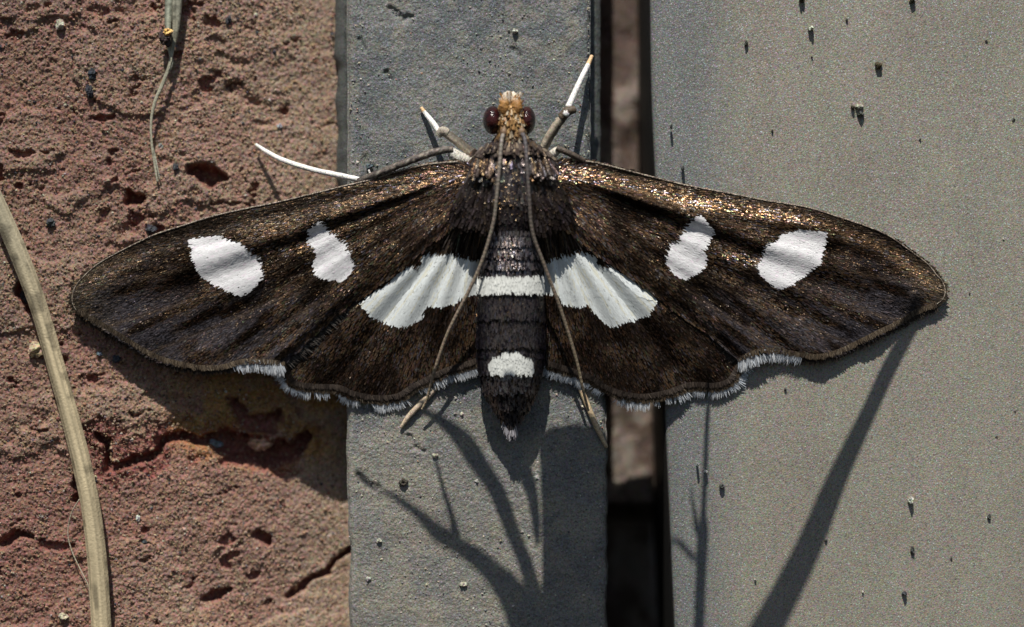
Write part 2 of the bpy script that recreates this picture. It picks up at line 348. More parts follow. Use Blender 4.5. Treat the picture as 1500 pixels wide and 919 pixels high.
# ---- the brickwork deep in the gap
xs = np.arange(430, 1000, 5.); ys = np.arange(-420, 1340, 5.)
GX, GY = np.meshgrid(xs, ys, indexing='ij')
H = -2.5 + .25 * (fbm(GX / 40, GY / 60, 2) - .5) - 2.6 * sm((GY - 735) / 30) - 2.2 * sm((GX - np.interp(GY, [-400, 300, 500, 1300], [936, 936, 958, 962])) / 6)
tone = sm((fbm(GX / 30, GY / 45, 5) - .42) / .2)[..., None]
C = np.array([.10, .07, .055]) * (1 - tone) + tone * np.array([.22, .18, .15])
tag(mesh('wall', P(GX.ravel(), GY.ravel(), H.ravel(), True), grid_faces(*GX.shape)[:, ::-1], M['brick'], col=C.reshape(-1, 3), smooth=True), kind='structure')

# ================================================================ THE MOTH
mroot = empty('moth', (0, 0, 0))
tag(mroot, 'dark brown moth with white wing spots, spread flat across the strip', 'moth')
AW, AH = 3.0, 3.0
def px_poly(pts, ox, oy, s): return [(ox + x * s, oy + y * s) for x, y in pts]
SPOT = {
 'LO': px_poly([(640,185),(700,165),(790,160),(850,175),(920,200),(960,245),(1000,265),(1020,310),(1025,350),(1000,400),(960,450),(900,465),(860,455),(780,415),(720,385),(680,340),(660,290),(650,230)], 100, 300, .283),
 'LI': px_poly([(1355,62),(1400,110),(1460,150),(1495,210),(1505,265),(1450,322),(1390,315),(1330,290),(1325,250),(1340,200),(1305,150),(1310,110)], 0, 300, .3483),
 'LH': px_poly([(495,335),(560,280),(640,220),(720,155),(780,160),(785,105),(850,90),(880,100),(920,85),(980,110),(1060,125),(1060,285),(1000,300),(950,330),(880,355),(810,345),(800,380),(770,420),(720,450),(660,450),(600,425),(545,395),(510,360)], 380, 340, .3047),
 'RI': px_poly([(575,225),(600,240),(630,288),(616,332),(598,352),(612,376),(610,405),(580,435),(530,455),(490,435),(456,385),(476,335),(508,322),(515,290),(545,255)], 780, 220, .4136),
 'RO': px_poly([(340,180),(400,185),(490,200),(480,240),(465,300),(450,350),(400,390),(340,430),(300,460),(250,472),(200,435),(150,385),(145,340),(170,280),(240,230),(290,195)], 1060, 280, .3047),
 'RH': px_poly([(25,410),(30,390),(100,365),(160,350),(220,365),(225,400),(270,405),(330,440),(430,510),(435,540),(400,580),(340,600),(280,620),(250,605),(210,560),(190,540),(150,550),(110,540),(80,500),(25,500)], 780, 220, .4136)}
WING = {
 'L': dict(root=(705, 262), side=-1,
   costa=[(690,240),(671,237),(627,241),(587,250),(541,264),(496,275),(451,286),(405,297),(360,306),(312,317),(270,330),(227,344),(199,357),(171,371),(142,388),(123,405),(111,419),(106,433),(107,447),(112,455)],
   outer=[(112,455),(134,467),(157,481),(185,498),(213,515),(236,526),(270,535),(298,539),(326,538),(355,530),(385,530),(417,533)],
   trail=[(417,533),(441,511),(471,483),(502,456),(532,434),(550,422),(595,389),(619,368),(654,340),(690,318)],
   hout=[(417,533),(421,552),(431,568),(456,573),(496,575),(517,584),(551,590),(581,588),(599,578),(624,564),(654,550),(685,537),(699,530)]),
 'R': dict(root=(792, 262), side=1,
   costa=[(805,238),(842,234),(883,241),(945,257),(1007,272),(1070,284),(1121,294),(1182,304),(1228,318),(1273,333),(1304,347),(1334,368),(1359,387),(1371,402),(1380,412),(1384,423),(1383,436),(1372,446)],
   outer=[(1372,446),(1343,457),(1319,472),(1288,487),(1258,502),(1228,516),(1197,523),(1167,519),(1130,514),(1106,517),(1082,528)],
   trail=[(1082,528),(1069,518),(1036,489),(999,464),(962,435),(904,392),(871,371),(838,342),(806,318)],
   hout=[(1086,530),(1080,548),(1067,566),(1045,572),(1012,571),(974,583),(937,588),(896,579),(863,560),(830,548),(801,535)])}
def wing_h(px, py, W):
    dx = np.abs(px - W['root'][0]); r = np.clip(dx / 600, 0, 1.2)
    h = np.interp(r, [0, .08, .25, .5, .8, 1.0, 1.2], [.62, .55, .38, .25, .16, .09, .08] if W['side'] < 0 else [.62, .54, .35, .20, .15, .15, .15])
    d = pdist(px, py, W['cl'])
    rw = np.interp(dx, [0, 60, 380, 480, 680], [.3, 1, .85, .4, .12]) * (.45 if W['side'] < 0 else 1)
    h = h - .10 * rw * (1 - sm((d - 8) / 24)) - .05 * rw * sm((d - 30) / 26) + .04 * rw * sm((d - 60) / 40)
    a = np.arctan2(py - W['root'][1] + 20, dx + 12)
    fade = sm((dx - 40) / 100)
    h = h + fade * .022 * np.sin(a * 46 + 3 * (fbm(px / 150, py / 150, 1) - .5)) * np.clip(dx / 300, .4, 1.2)
    h = h + .05 * (fbm(px / 60, py / 60, 3) - .5) * fade
    h = h + .07 * np.exp(-((a - .33) / .05) ** 2) * fade * sm((520 - dx) / 200)
    dt = pdist(px, py, W['tl']); h = h - .06 * (1 - sm(dt / 18))
    return h
def hind_h(px, py, W):
    dx = np.abs(px - W['root'][0]); dy = py - 330
    h = np.interp(dy, [-60, 0, 100, 200, 270], [.46, .40, .28, .13, .07]) + 0 * dx
    h = h + np.interp(dx, [0, 20, 60, 400], [-.02, .02, .0, -.05 if W['side'] < 0 else -.09])
    a = np.arctan2(dy + 50, dx + 6)
    h = h + .022 * np.abs(np.sin(a * 13 + .8)) ** .7 * sm((dy + 20) / 90) * np.clip(np.hypot(dx, dy) / 150, .2, 1.4) + .02 * np.sin(a * 33) * sm(dy / 90)
    # stays clear below the forewing
    dd = pdist(px, py, W['tl']); under = inside(px, py, W['poly'])
    h = h - .06 * sm(dd / 25) * under
    wt = np.where(under, 1.0, 1 - sm(dd / 32)); h = h * (1 - wt) + np.minimum(h, wing_h(px, py, W) - .045) * wt
    return h
for k, W in WING.items():
    W['cl'] = resample(W['costa'], 40); W['ol'] = resample(W['outer'], 60); W['tl'] = resample(W['trail'], 30)
    W['poly'] = np.vstack([W['cl'], W['ol'][1:], W['tl'][1:]])
    W['hout'] = [(x, y - 6 * min(1, (y - 528) / 20.)) for x, y in W['hout']]
    W['hl'] = resample(W['hout'], 90)
    ex = 701 if k == 'L' else 796
    W['hpoly'] = np.vstack([W['tl'][::1], np.array([(ex, 330)]), W['hl'][::-1]]) if False else np.vstack([[W['hout'][0]], np.array([(W['root'][0] + W['side'] * 330, 470), (W['root'][0] + W['side'] * 240, 400), (W['root'][0] + W['side'] * 120, 320), (W['root'][0] + W['side'] * 30, 300), (ex, 320)]), W['hl'][::-1]])

def sheet(name, poly, hf, W, step, off, m, thick=.012):
    """thin wing membrane: ruled rows between the outline's two long sides"""
    p = np.asarray(poly); x0, x1 = p[:, 0].min(), p[:, 0].max()
    xs = np.arange(x0 + .3, x1 - .3, step); rows = []; nrow = 46
    for x in xs:
        yy = []
        for i in range(len(p)):
            a, b = p[i], p[(i + 1) % len(p)]
            if (a[0] > x) != (b[0] > x): yy.append(a[1] + (b[1] - a[1]) * (x - a[0]) / (b[0] - a[0]))
        rows.append((min(yy), max(yy)))
    rows = np.array(rows); t = np.linspace(0, 1, nrow)
    GY = rows[:, :1] + (rows[:, 1:] - rows[:, :1]) * t[None]; GX = np.tile(xs[:, None], (1, nrow))
    Hh = hf(GX, GY, W) + off
    V = P(GX.ravel(), GY.ravel(), Hh.ravel()); V2 = P(GX.ravel(), GY.ravel(), Hh.ravel() - thick)
    F = grid_faces(*GX.shape)[:, ::-1]; n = len(V)
    nx, ny = GX.shape; b = np.concatenate([np.arange(ny), np.arange(1, nx) * ny + ny - 1, (nx - 1) * ny + np.arange(ny - 2, -1, -1), np.arange(nx - 2, 0, -1) * ny])
    bn = np.roll(b, -1); rim = np.stack([b, bn, bn + n, b + n], 1)
    return mesh(name, np.vstack([V, V2]), [F, F[:, ::-1] + n, rim], m, mroot, smooth=True)
M['membrane'] = mat('wing_membrane', base=(.014, .009, .006), rough=.5, spec=.3, attr=False)

def scales(name, X, Y, hf, dirf, colf, parent, m, L=6.5, Wd=3.0, pitch=8, roll=9, lift=.006, kind='stuff', jit=7, lj=.25, shape=0, gloss=1.0, metal=None, cool=False):
    """real overlapping scales, one small blade each, tipped up like shingles"""
    n = len(X)
    if n == 0: return None
    d = dirf(X, Y); d = d / np.linalg.norm(d, axis=1, keepdims=True)
    an = np.radians(rng.normal(0, jit, n)); c, s = np.cos(an), np.sin(an)
    d = np.stack([d[:, 0] * c - d[:, 1] * s, d[:, 0] * s + d[:, 1] * c], 1); e = np.stack([-d[:, 1], d[:, 0]], 1)
    h0 = hf(X, Y); q = 1.5
    gd = (hf(X + d[:, 0] * q, Y + d[:, 1] * q) - h0) / q; ge = (hf(X + e[:, 0] * q, Y + e[:, 1] * q) - h0) / q
    gd = np.clip(gd, -.03, .03); ge = np.clip(ge, -.03, .03)
    pt = np.tan(np.radians(rng.normal(pitch, abs(pitch) * .7, n))) / 100; rt = np.tan(np.radians(rng.normal(0, roll, n))) / 100
    Ls = L * (1 + rng.uniform(-lj, lj, n)); Ws = Wd * (1 + rng.uniform(-.2, .2, n))
    if shape == 0: prof = [(0, -.35), (0, .35), (.8, .5), (1, .2), (1, -.2), (.8, -.5)]
    elif shape == 1: prof = [(0, -.3), (0, .3), (.6, .5), (.93, .42), (1, .0), (.93, -.42), (.6, -.5)]
    V = []
    for (a, b) in prof:
        x = X + d[:, 0] * Ls * a + e[:, 0] * Ws * b; y = Y + d[:, 1] * Ls * a + e[:, 1] * Ws * b
        cup = -.25 * (2 * b) ** 2 * Ws / 100 * .5
        h = h0 + lift + (gd + pt) * Ls * a + (ge + rt) * Ws * b + cup
        V.append(P(x, y, h))
    V = np.stack(V, 1).reshape(-1, 3); k = len(prof)
    F = (np.arange(k)[None] + k * np.arange(n)[:, None])
    C = colf(X, Y); gl = rng.random(n) ** 1.6 * (gloss(X, Y) if callable(gloss) else gloss); mt = metal(X, Y) * (rng.random(n) < .6) if metal is not None else np.zeros(n)
    shn = np.array([(.62, .36, .18), (.60, .42, .26), (.62, .34, .30), (.45, .50, .26), (.55, .52, .50), (.42, .40, .55)])[rng.choice(6, n, p=[.32, .25, .15, .08, .12, .08])]
    if cool: shn = shn * .35 + .65 * np.array([.50, .50, .56])
    C = C * (1 - mt[:, None] * .8) + mt[:, None] * .8 * shn * .55
    o = mesh(name, V, F, m, parent, col=np.repeat(C, k, 0), extra={'Sheen': np.repeat(np.clip(rng.beta(1.3, 2.2, n), 0, 1), k), 'Gloss': np.repeat(gl, k), 'Metal': np.repeat(np.clip(mt, 0, 1), k)})
    if kind: o['kind'] = kind
    return o
def jitter_pts(poly, sx, sy, j=.5):
    p = np.asarray(poly); x0, y0 = p.min(0); x1, y1 = p.max(0)
    gx, gy = np.meshgrid(np.arange(x0, x1, sx), np.arange(y0, y1, sy), indexing='ij')
    gx = gx.ravel() + rng.uniform(-j, j, gx.size) * sx; gy = gy.ravel() + rng.uniform(-j, j, gy.size) * sy
    k = inside(gx, gy, p); return gx[k], gy[k]
def pick(n, pal, p): return np.array(pal)[rng.choice(len(pal), n, p=p)]
def tube(name, pts, m, parent, colf=None, n=60, na=10, rough=0, comp=True, flat=1.0):
    """pts rows: px, py, h, radius(px)"""
    q = resample(pts, n); c = P(q[:, 0], q[:, 1], q[:, 2], comp); r = q[:, 3] / 100
    t = np.gradient(c, axis=0); t /= np.linalg.norm(t, axis=1, keepdims=True)
    up = np.array([0, -1., 0]); s = np.cross(t, up); s /= np.linalg.norm(s, axis=1, keepdims=True) + 1e-9; u = np.cross(s, t)
    th = np.linspace(0, 2 * math.pi, na, endpoint=False)
    rr = r[:, None] * (1 + rough * rng.uniform(-1, 1, (n, na)))
    V = c[:, None] + s[:, None] * (rr * np.cos(th))[..., None] + u[:, None] * (rr * flat * np.sin(th))[..., None]
    i, j = np.meshgrid(np.arange(n - 1), np.arange(na), indexing='ij'); a = i * na + j; b = i * na + (j + 1) % na
    F = np.stack([a.ravel(), b.ravel(), (b + na).ravel(), (a + na).ravel()], 1)
    C = None
    if colf is not None:
        C = colf(np.repeat(np.linspace(0, 1, n), na), np.tile(th, n))
    return mesh(name, V.reshape(-1, 3), [F, np.arange(na)[None, ::-1], (np.arange(na) + (n - 1) * na)[None]], m, parent, col=C, smooth=True)
BROWN = [(.006, .004, .0032), (.009, .006, .0046), (.015, .009, .006), (.034, .017, .010), (.020, .015, .016)]
for k, W in WING.items():
    rx, ry = W['root']; sd = W['side']
    def fdir(X, Y, W=W): 
        v = np.stack([X - W['root'][0], (Y - W['root'][1]) + 8], 1); return v
    def hdir(X, Y, W=W): return np.stack([(X - W['root'][0]) * .9, Y - 270], 1)
    fh = lambda x, y, W=W: wing_h(x, y, W); hhf = lambda x, y, W=W: hind_h(x, y, W)
    # hindwing
    hw = sheet('hindwing', W['hpoly'], hind_h, W, 3, -.012, M['membrane'])
    X, Y = jitter_pts(W['hpoly'], 1.8, 2.4); keep = ~inside(X, Y, W['poly']) | (pdist(X, Y, W['tl']) < 10); X, Y = X[keep], Y[keep]
    edge_n = 3 * (vn(X / 2.4, Y / 2.4, 2) - .5) + 4 * (vn(X / 9, Y / 9, 4) - .5)
    inS = inside(X + edge_n, Y + edge_n * .6, SPOT[k + 'H'])
    def hcol(X, Y, W=W):
        n = len(X); c = pick(n, BROWN, [.36, .32, .17, .08, .07])
        a = np.arctan2(Y - 270, np.abs(X - W['root'][0]) + 5); st = vn(a * 26, np.hypot(X - W['root'][0], Y - 270) / 60, 3)
        return c * (.3 + .7 * st + .7 * vn(a * 80, np.hypot(X - W['root'][0], Y - 270) / 25, 6) ** 1.5)[:, None] * rng.uniform(.8, 1.2, (n, 1))
    scales('wing_scales', X[~inS], Y[~inS], hhf, hdir, hcol, hw, M['scale'], 8.5, 1.95, roll=9, pitch=4, jit=5, gloss=.6, metal=lambda x, y: .22 * sm((fbm(x / 40, y / 40, 3) - .45) / .2))
    def wcol(X, Y, W=W):
        n = len(X); a = np.arctan2(Y - 270, np.abs(X - W['root'][0]) + 5); st = vn(a * 34, np.hypot(X - W['root'][0], Y - 270) / 90, 5); st2 = vn(a * 90, np.hypot(X - W['root'][0], Y - 270) / 40, 2)
        c = np.array([.80, .83, .79]) * (.84 + .16 * st + .08 * st2)[:, None]
        c = c * np.where(rng.random(n) < .05, .75, 1)[:, None]; return c * rng.uniform(.9, 1.06, (n, 1)) * np.where((st2 > .75)[:, None], np.array([.93, .90, .82]), np.array([.97, .99, 1.04]))
    hs = scales('white_patch', X[inS], Y[inS], hhf, hdir, wcol, hw, M['white'], 6.5, 2.6, roll=3, kind=None, pitch=1.0, lift=.008, jit=4)
    # forewing
    fw = sheet('forewing', W['poly'], wing_h, W, 3, -.012, M['membrane'])
    X, Y = jitter_pts(W['poly'], 1.8, 2.4)
    edge_n = 2.5 * (vn(X / 2.4, Y / 2.4, 1) - .5) + 3 * (vn(X / 9, Y / 9, 5) - .5)
    iO = inside(X + edge_n, Y + edge_n * .6, SPOT[k + 'O']); iI = inside(X + edge_n, Y + edge_n * .6, SPOT[k + 'I'])
    dk = ~(iO | iI)
    def fcol(X, Y, W=W, k=k):
        n = len(X); dx = np.abs(X - W['root'][0]); d = pdist(X, Y, W['cl'])
        a = np.arctan2(Y - W['root'][1] + 8, dx); r = np.hypot(dx, Y - W['root'][1])
        st = vn(a * 38, r / 45, 3); st2 = vn(a * 120, r / 22, 6)
        c = pick(n, BROWN, [.3, .34, .2, .10, .06]) * (.25 + .8 * st + .9 * st2 ** 1.5)[:, None]
        dO = pdist(X, Y, W['ol']); g = sm((150 - dO) / 110) * sm((st - .35) / .3) * .8          # grey-blue streaks towards the margin
        grey = pick(n, [(.045, .042, .050), (.07, .066, .078), (.028, .025, .028)], [.45, .25, .3])
        c = c * (1 - g[:, None]) + grey * g[:, None]
        for va in np.linspace(.12, 1.15, 11):                                                              # fine veins
            ve = np.exp(-((a - va - .04 * np.sin(r / 130)) / .0055) ** 2)[:, None] * sm((r - 90) / 60)[:, None]; c = c * (1 - .6 * ve) + .6 * ve * np.array([.055, .038, .026])
        # darker frame round the spots
        ds = np.minimum(pdist(X, Y, SPOT[k + 'O'] + SPOT[k + 'O'][:1]), pdist(X, Y, SPOT[k + 'I'] + SPOT[k + 'I'][:1]))
        fr = (1 - sm((ds - 10) / 22))[:, None] * sm((d - 22) / 12)[:, None]; c = c * (1 - .5 * fr)
        # costal band: dark strip along the edge, then a ridge with its glint put into the colour
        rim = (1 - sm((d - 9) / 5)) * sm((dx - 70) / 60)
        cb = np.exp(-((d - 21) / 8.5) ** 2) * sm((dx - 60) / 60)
        if k == 'L': ridge_glint = pick(n, [(.040, .033, .028), (.075, .064, .055), (.02, .015, .012)], [.4, .2, .4]); cb = cb * .8
        else: ridge_glint = pick(n, [(.10, .060, .032), (.24, .15, .085), (.03, .018, .010)], [.4, .22, .38]); cb = cb * np.interp(dx, [0, 60, 330, 480], [0, 1, .95, .5])
        c = c * (1 - cb[:, None]) + ridge_glint * cb[:, None]
        c = c * (1 - .6 * rim[:, None]) + .6 * rim[:, None] * np.array([.032, .024, .018])
        nr = sm((120 - dx) / 60)[:, None]; c = c * (1 - .5 * nr) + .5 * nr * pick(n, [(.03, .02, .02), (.10, .06, .05)], [.7, .3])
        tip = sm((dx - 510) / 70)[:, None]; c = c * (1 - .5 * tip) + .45 * tip * np.array([.07, .058, .042]) * (.4 + rng.random((n, 1)))
        # pale vein between the two spots
        return c * rng.uniform(.75, 1.25, (n, 1))
    def fmetal(X, Y, W=W, k=k):
        dx = np.abs(X - W['root'][0]); d = pdist(X, Y, W['cl']); r = np.hypot(dx, Y - W['root'][1])
        m = .30 * sm((fbm(X / 50, Y / 50, 2) - .38) / .2) * np.interp(dx, [0, 250, 420, 600], [1, .9, .4, .2])
        m = m + .55 * sm((110 - dx) / 70)
        if k == 'R': m = m + 1.0 * np.exp(-((d - 21) / 9) ** 2) * np.interp(dx, [0, 50, 330, 420, 560], [.5, 1, 1, .5, .35])
        else: m = m + .35 * np.exp(-((d - 21) / 9) ** 2) * np.interp(dx, [0, 50, 330, 560], [.2, .5, .3, .9])
        vn_ = np.exp(-((Y - (W['costa'][9][1] + 50) - (0.14) * (np.abs(X - 750) - 360)) / 7) ** 2) * sm((dx - 220) / 40) * sm((400 - dx) / 60)   # pale vein between the spots
        return np.clip(m + .7 * vn_, 0, 1)
    scales('wing_scales', X[dk], Y[dk], fh, fdir, fcol, fw, M['scale'], 8.5, 1.95, roll=9, pitch=4, jit=5, metal=fmetal, gloss=lambda x, y, W=W: np.interp(np.abs(x - W['root'][0]), [0, 200, 420, 600], [.85, .6, .25, .4]))
    def scol(X, Y, W=W):
        n = len(X); a = np.arctan2(Y - W['root'][1] + 8, np.abs(X - W['root'][0])); st = vn(a * 90, np.abs(X) / 60, 5)
        c = np.array([.80, .80, .815]) * (.76 + .32 * st)[:, None]
        c = np.where((rng.random(n) < .1)[:, None], c * np.array([1, .9, .97]), c); return c * rng.uniform(.9, 1.06, (n, 1))
    for sel, lb in ((iO, 'outer white spot, the one nearer the wing tip'), (iI, 'inner white spot, pinched like an hourglass')):
        o = scales('white_spot', X[sel], Y[sel], fh, fdir, scol, fw, M['white'], 6.5, 2.6, roll=3, kind=None, pitch=1.0, lift=.008, jit=4); o['label'] = lb
    # pale beaded leading edge
    cl = resample(W['costa'][1:], 60); rr_ = np.interp(np.arange(60), [0, 6, 45, 59], [1.6, 1.5, 1.2, .7])
    tube('leading_edge', np.column_stack([cl, fh(cl[:, 0], cl[:, 1]) + .012, rr_]), M['limb'], fw, lambda u, th: pick(len(u), [(.28, .23, .18), (.42, .36, .29), (.12, .09, .07), (.05, .035, .025)], [.3, .22, .25, .23]), 420, 6, .15)
    # fringes
    def fringe(name, line, hf, parent, n, ln, wd, colf, inward, spread=10, lean=0, keepf=None, dz=0.0, droop=.0):
        l = resample(line, 400); u = rng.random(n); ii = u * 399; i0 = ii.astype(int); fr = (ii - i0)[:, None]
        i1 = np.minimum(i0 + 1, 399); p = l[i0] * (1 - fr) + l[i1] * fr; tg = l[np.minimum(i0 + 3, 399)] - l[np.maximum(i0 - 3, 0)]
        nrm = np.stack([-tg[:, 1], tg[:, 0]], 1); nrm /= np.linalg.norm(nrm, axis=1, keepdims=True)
        nrm = nrm * np.where(nrm[:, 1] < 0, -1, 1)[:, None]
        an = np.radians(rng.normal(lean, spread, n)) + np.radians(14) * (vn(u * 60, u * 0, 3) - .5) * 2
        c, s = np.cos(an), np.sin(an); d = np.stack([nrm[:, 0] * c - nrm[:, 1] * s, nrm[:, 0] * s + nrm[:, 1] * c], 1); e = np.stack([-d[:, 1], d[:, 0]], 1)
        if keepf is not None:
            kk = keepf(p[:, 0], p[:, 1], u); p, d, e, u = p[kk], d[kk], e[kk], u[kk]
        m_ = len(p); L = ln * (1 + rng.uniform(-.3, .25, m_)) * (.8 + .4 * vn(u * 120, 0 * u, 2)); st = p - d * inward; h0 = hf(p[:, 0], p[:, 1]) + dz + rng.uniform(0, .01, m_)
        V = []
        for a, b in ((0, -.5), (0, .5), (.65, .45), (1, .12), (1, -.12), (.65, -.45)):
            q = st + d * (L * a)[:, None] + e * (wd * b); V.append(P(q[:, 0], q[:, 1], h0 - droop * a * a + .01 * b))
        F = np.arange(6)[None] + 6 * np.arange(m_)[:, None]
        o = mesh(name, np.stack(V, 1).reshape(-1, 3), F, M['hair'], parent, col=np.repeat(colf(p[:, 0], p[:, 1]), 6, 0)); o['kind'] = 'stuff'; return o
    brn = lambda x, y: pick(len(x), [(.10, .075, .05), (.16, .12, .08), (.05, .035, .025), (.22, .18, .13)], [.35, .25, .3, .1])
    drk = lambda x, y: pick(len(x), [(.03, .022, .018), (.055, .042, .034), (.09, .07, .055)], [.4, .4, .2])
    wht = lambda x, y: pick(len(x), [(.66, .70, .75), (.80, .82, .84), (.5, .52, .55)], [.4, .35, .25])
    fringe('fringe', W['outer'], fh, fw, 1500, 12, 1.7, drk, 3, 10, 18 * sd, droop=.03)
    fringe('fringe_band', W['outer'], fh, fw, 1900, 7, 1.5, brn, 4, 10, 12 * sd, dz=.012, keepf=lambda x, y, u, k=k: ~(((x > 355) & (x < 412)) if k == 'L' else ((x > 1078) & (x < 1150))) | (rng.random(len(x)) < .25))
    if k == 'L': wf = lambda x, y, u: (x > 338) & (x < 414) & (rng.random(len(x)) < np.clip((x - 335) / 50, .1, 1) * (.35 + .65 * (vn(u * 90, 0 * u, 4) > .35)))
    else: wf = lambda x, y, u: (x > 1076) & (x < 1185) & (rng.random(len(x)) < np.clip((1185 - x) / 90, .0, 1) * (.35 + .65 * (vn(u * 90, 0 * u, 4) > .35)))
    fringe('white_fringe', W['outer'], fh, fw, 3000 if k == 'L' else 3600, 17, 1.4, wht, 2, 11, 14 * sd, keepf=wf, dz=.004, droop=.03)
    fringe('white_fringe', W['hout'], hhf, hw, 2600, 18, 1.3, wht, 2, 12, 6 * sd, keepf=lambda x, y, u: (vn(u * 26, u * 0, 5) * .7 + .3 * vn(u * 90, u * 0, 2) + .3 * rng.random(len(x)) + .16 * (np.abs(x - 749) < 110) > .70), dz=-.004, droop=.04)
    fringe('fringe_band', W['hout'], hhf, hw, 3400, 11, 1.3, brn, 4, 9, 4 * sd, dz=.012, droop=.02)
    fringe('fringe', W['hout'], hhf, hw, 1500, 7, 1.6, drk, 5, 8, 4 * sd, dz=.02)
    # long dark hairs spilling from the forewing's hind edge over the hindwing
    fringe('trailing_hairs', W['trail'][:5], fh, fw, 520, 24, 1.2, lambda x, y: pick(len(x), [(.03, .024, .02), (.06, .052, .046), (.11, .10, .09)], [.4, .35, .25]), 10, 10, (14) * sd, droop=.10)

# ---- body: head, thorax and abdomen in one skin
BK = np.array([  # y, x centre, half width, centre height, half height
 (134, 747, 3, .50, .04), (138, 747, 9, .50, .09), (148, 747, 13, .48, .15), (160, 749, 17, .46, .22), (178, 750, 22, .46, .27), (196, 750, 21, .46, .28),
 (206, 751, 27, .45, .30), (216, 752, 44, .44, .34), (236, 751, 62, .43, .42), (262, 750, 69, .42, .46), (292, 750, 64, .42, .45), (318, 750, 50, .41, .40),
 (336, 750, 38, .40, .35), (352, 750, 39, .39, .36), (372, 749, 43, .38, .38), (405, 748, 48, .37, .39), (470, 748, 50, .36, .39), (520, 748, 50, .35, .38),
 (550, 748, 45, .34, .36), (575, 748, 38, .33, .32), (600, 748, 24, .33, .22), (620, 748, 12, .33, .13), (636, 748, 6, .33, .08), (641, 748, 2, .33, .03)], float)
SEG = [341, 358, 376, 392, 427, 466, 507, 546, 576, 600]
def bk(py): 
    py = np.asarray(py, float); r = [np.interp(py, BK[:, 0], BK[:, i]) for i in (1, 2, 3, 4)]
    step = 0
    for s0, s1 in zip(SEG[:-1], SEG[1:]):
        inseg = (py >= s0) & (py < s1); step = step + inseg * (.035 * (py - s0) / (s1 - s0))
    step = step + .02 * (py < 341) * 1
    return r[0], r[1] + step * 60, r[2], r[3] + step
def body_h(px, py):
    c, rw, hc, rh = bk(py); q = np.clip((px - c) / rw, -.97, .97); return hc + rh * np.sqrt(1 - q * q)
yy = np.unique(np.concatenate([np.arange(134, 642, 2.), SEG, np.array(SEG) - .4])); na = 40
th = np.linspace(0, 2 * math.pi, na, endpoint=False); c, rw, hc, rh = bk(yy)
rw = rw - 1.2; rh = rh - .012
V = P((c[:, None] + rw[:, None] * np.cos(th)).ravel(), np.repeat(yy, na), (hc[:, None] + rh[:, None] * np.sin(th)).ravel())
i, j = np.meshgrid(np.arange(len(yy) - 1), np.arange(na), indexing='ij'); a = i * na + j; b = i * na + (j + 1) % na
F = np.stack([a.ravel(), b.ravel(), (b + na).ravel(), (a + na).ravel()], 1)
cap0 = np.arange(na)[None, ::-1]; cap1 = (np.arange(na) + (len(yy) - 1) * na)[None]
body = mesh('body', V, [F, cap0, cap1], M['body'], mroot, smooth=True)
def body_pts(y0, y1, sx, sy, qlim=.96):
    p = []
    for y in np.arange(y0, y1, sy):
        cc_, r_, _, _ = bk(y); aa = np.arange(-1.35, 1.35, sx / max(r_, 3)); aa = aa + rng.uniform(-.5, .5, len(aa)) * sx / max(r_, 3)
        p.append(np.stack([cc_ + r_ * np.sin(aa), y + rng.uniform(-.5, .5, len(aa)) * sy], 1))
    p = np.vstack(p); return p[:, 0], p[:, 1]
down = lambda X, Y: np.stack([(X - 749) * .004 * 0, 1 + 0 * X], 1)
# abdomen scales
X, Y = body_pts(338, 640, 2.0, 2.6)
jn = 4 * (vn(X / 3, Y / 3, 1) - .5)
W1 = (Y + jn > 404) & (Y < 424); W2 = ((Y > 516 + 14 * np.abs((X - 749) / 34) ** 2 + jn * 1.5 + 5 * (vn(X / 9, Y * 0, 2) - .5)) & (Y < 543) & (np.abs(X - 749 + jn) < 33))
def acol(X, Y):
    n = len(X); c = pick(n, [(.004, .004, .006), (.006, .0055, .009), (.009, .0085, .013), (.025, .022, .03)], [.4, .32, .2, .08])
    return c * (.7 + .6 * vn(X / 5, Y / 25, 3))[:, None]
scales('abdomen_scales', X[~(W1 | W2)], Y[~(W1 | W2)], body_h, down, acol, body, M['sleek'], 7, 2.4, roll=9, pitch=2, jit=4, gloss=1.1, cool=True, metal=lambda x, y: np.interp(y, [338, 345, 398, 405, 430, 515, 545, 560, 610, 640], [.5, .8, .8, .25, .15, .18, .7, .9, .7, .4]) * sm((1.15 - np.abs(x - 748) / 40) / .5))
wc = lambda X, Y: np.array([.82, .84, .80]) * rng.uniform(.82, 1.04, (len(X), 1)) * (.9 + .1 * vn(X / 4, Y / 12, 2))[:, None]
o = scales('white_band', X[W1], Y[W1], body_h, down, wc, body, M['white'], 9, 2.4, roll=6, pitch=3, jit=4, kind=None, lift=.012); o['label'] = 'white band right across the abdomen'
o = scales('white_band', X[W2], Y[W2], body_h, down, wc, body, M['white'], 9, 2.4, roll=6, pitch=3, jit=4, kind=None, lift=.012); o['label'] = 'short white mark near the tip of the abdomen'
X = 748 + rng.normal(0, 3.2, 110); Y = rng.uniform(612, 630, 110)
scales('tail_tuft', X, Y, lambda x, y: .42 + 0 * x, lambda x, y: np.stack([(x - 748) * .03, 1 + 0 * x], 1), lambda x, y: pick(len(x), [(.3, .29, .32), (.55, .53, .55), (.14, .12, .14)], [.4, .35, .25]), body, M['hair'], 14, 1.4, pitch=-10, roll=20, jit=6)
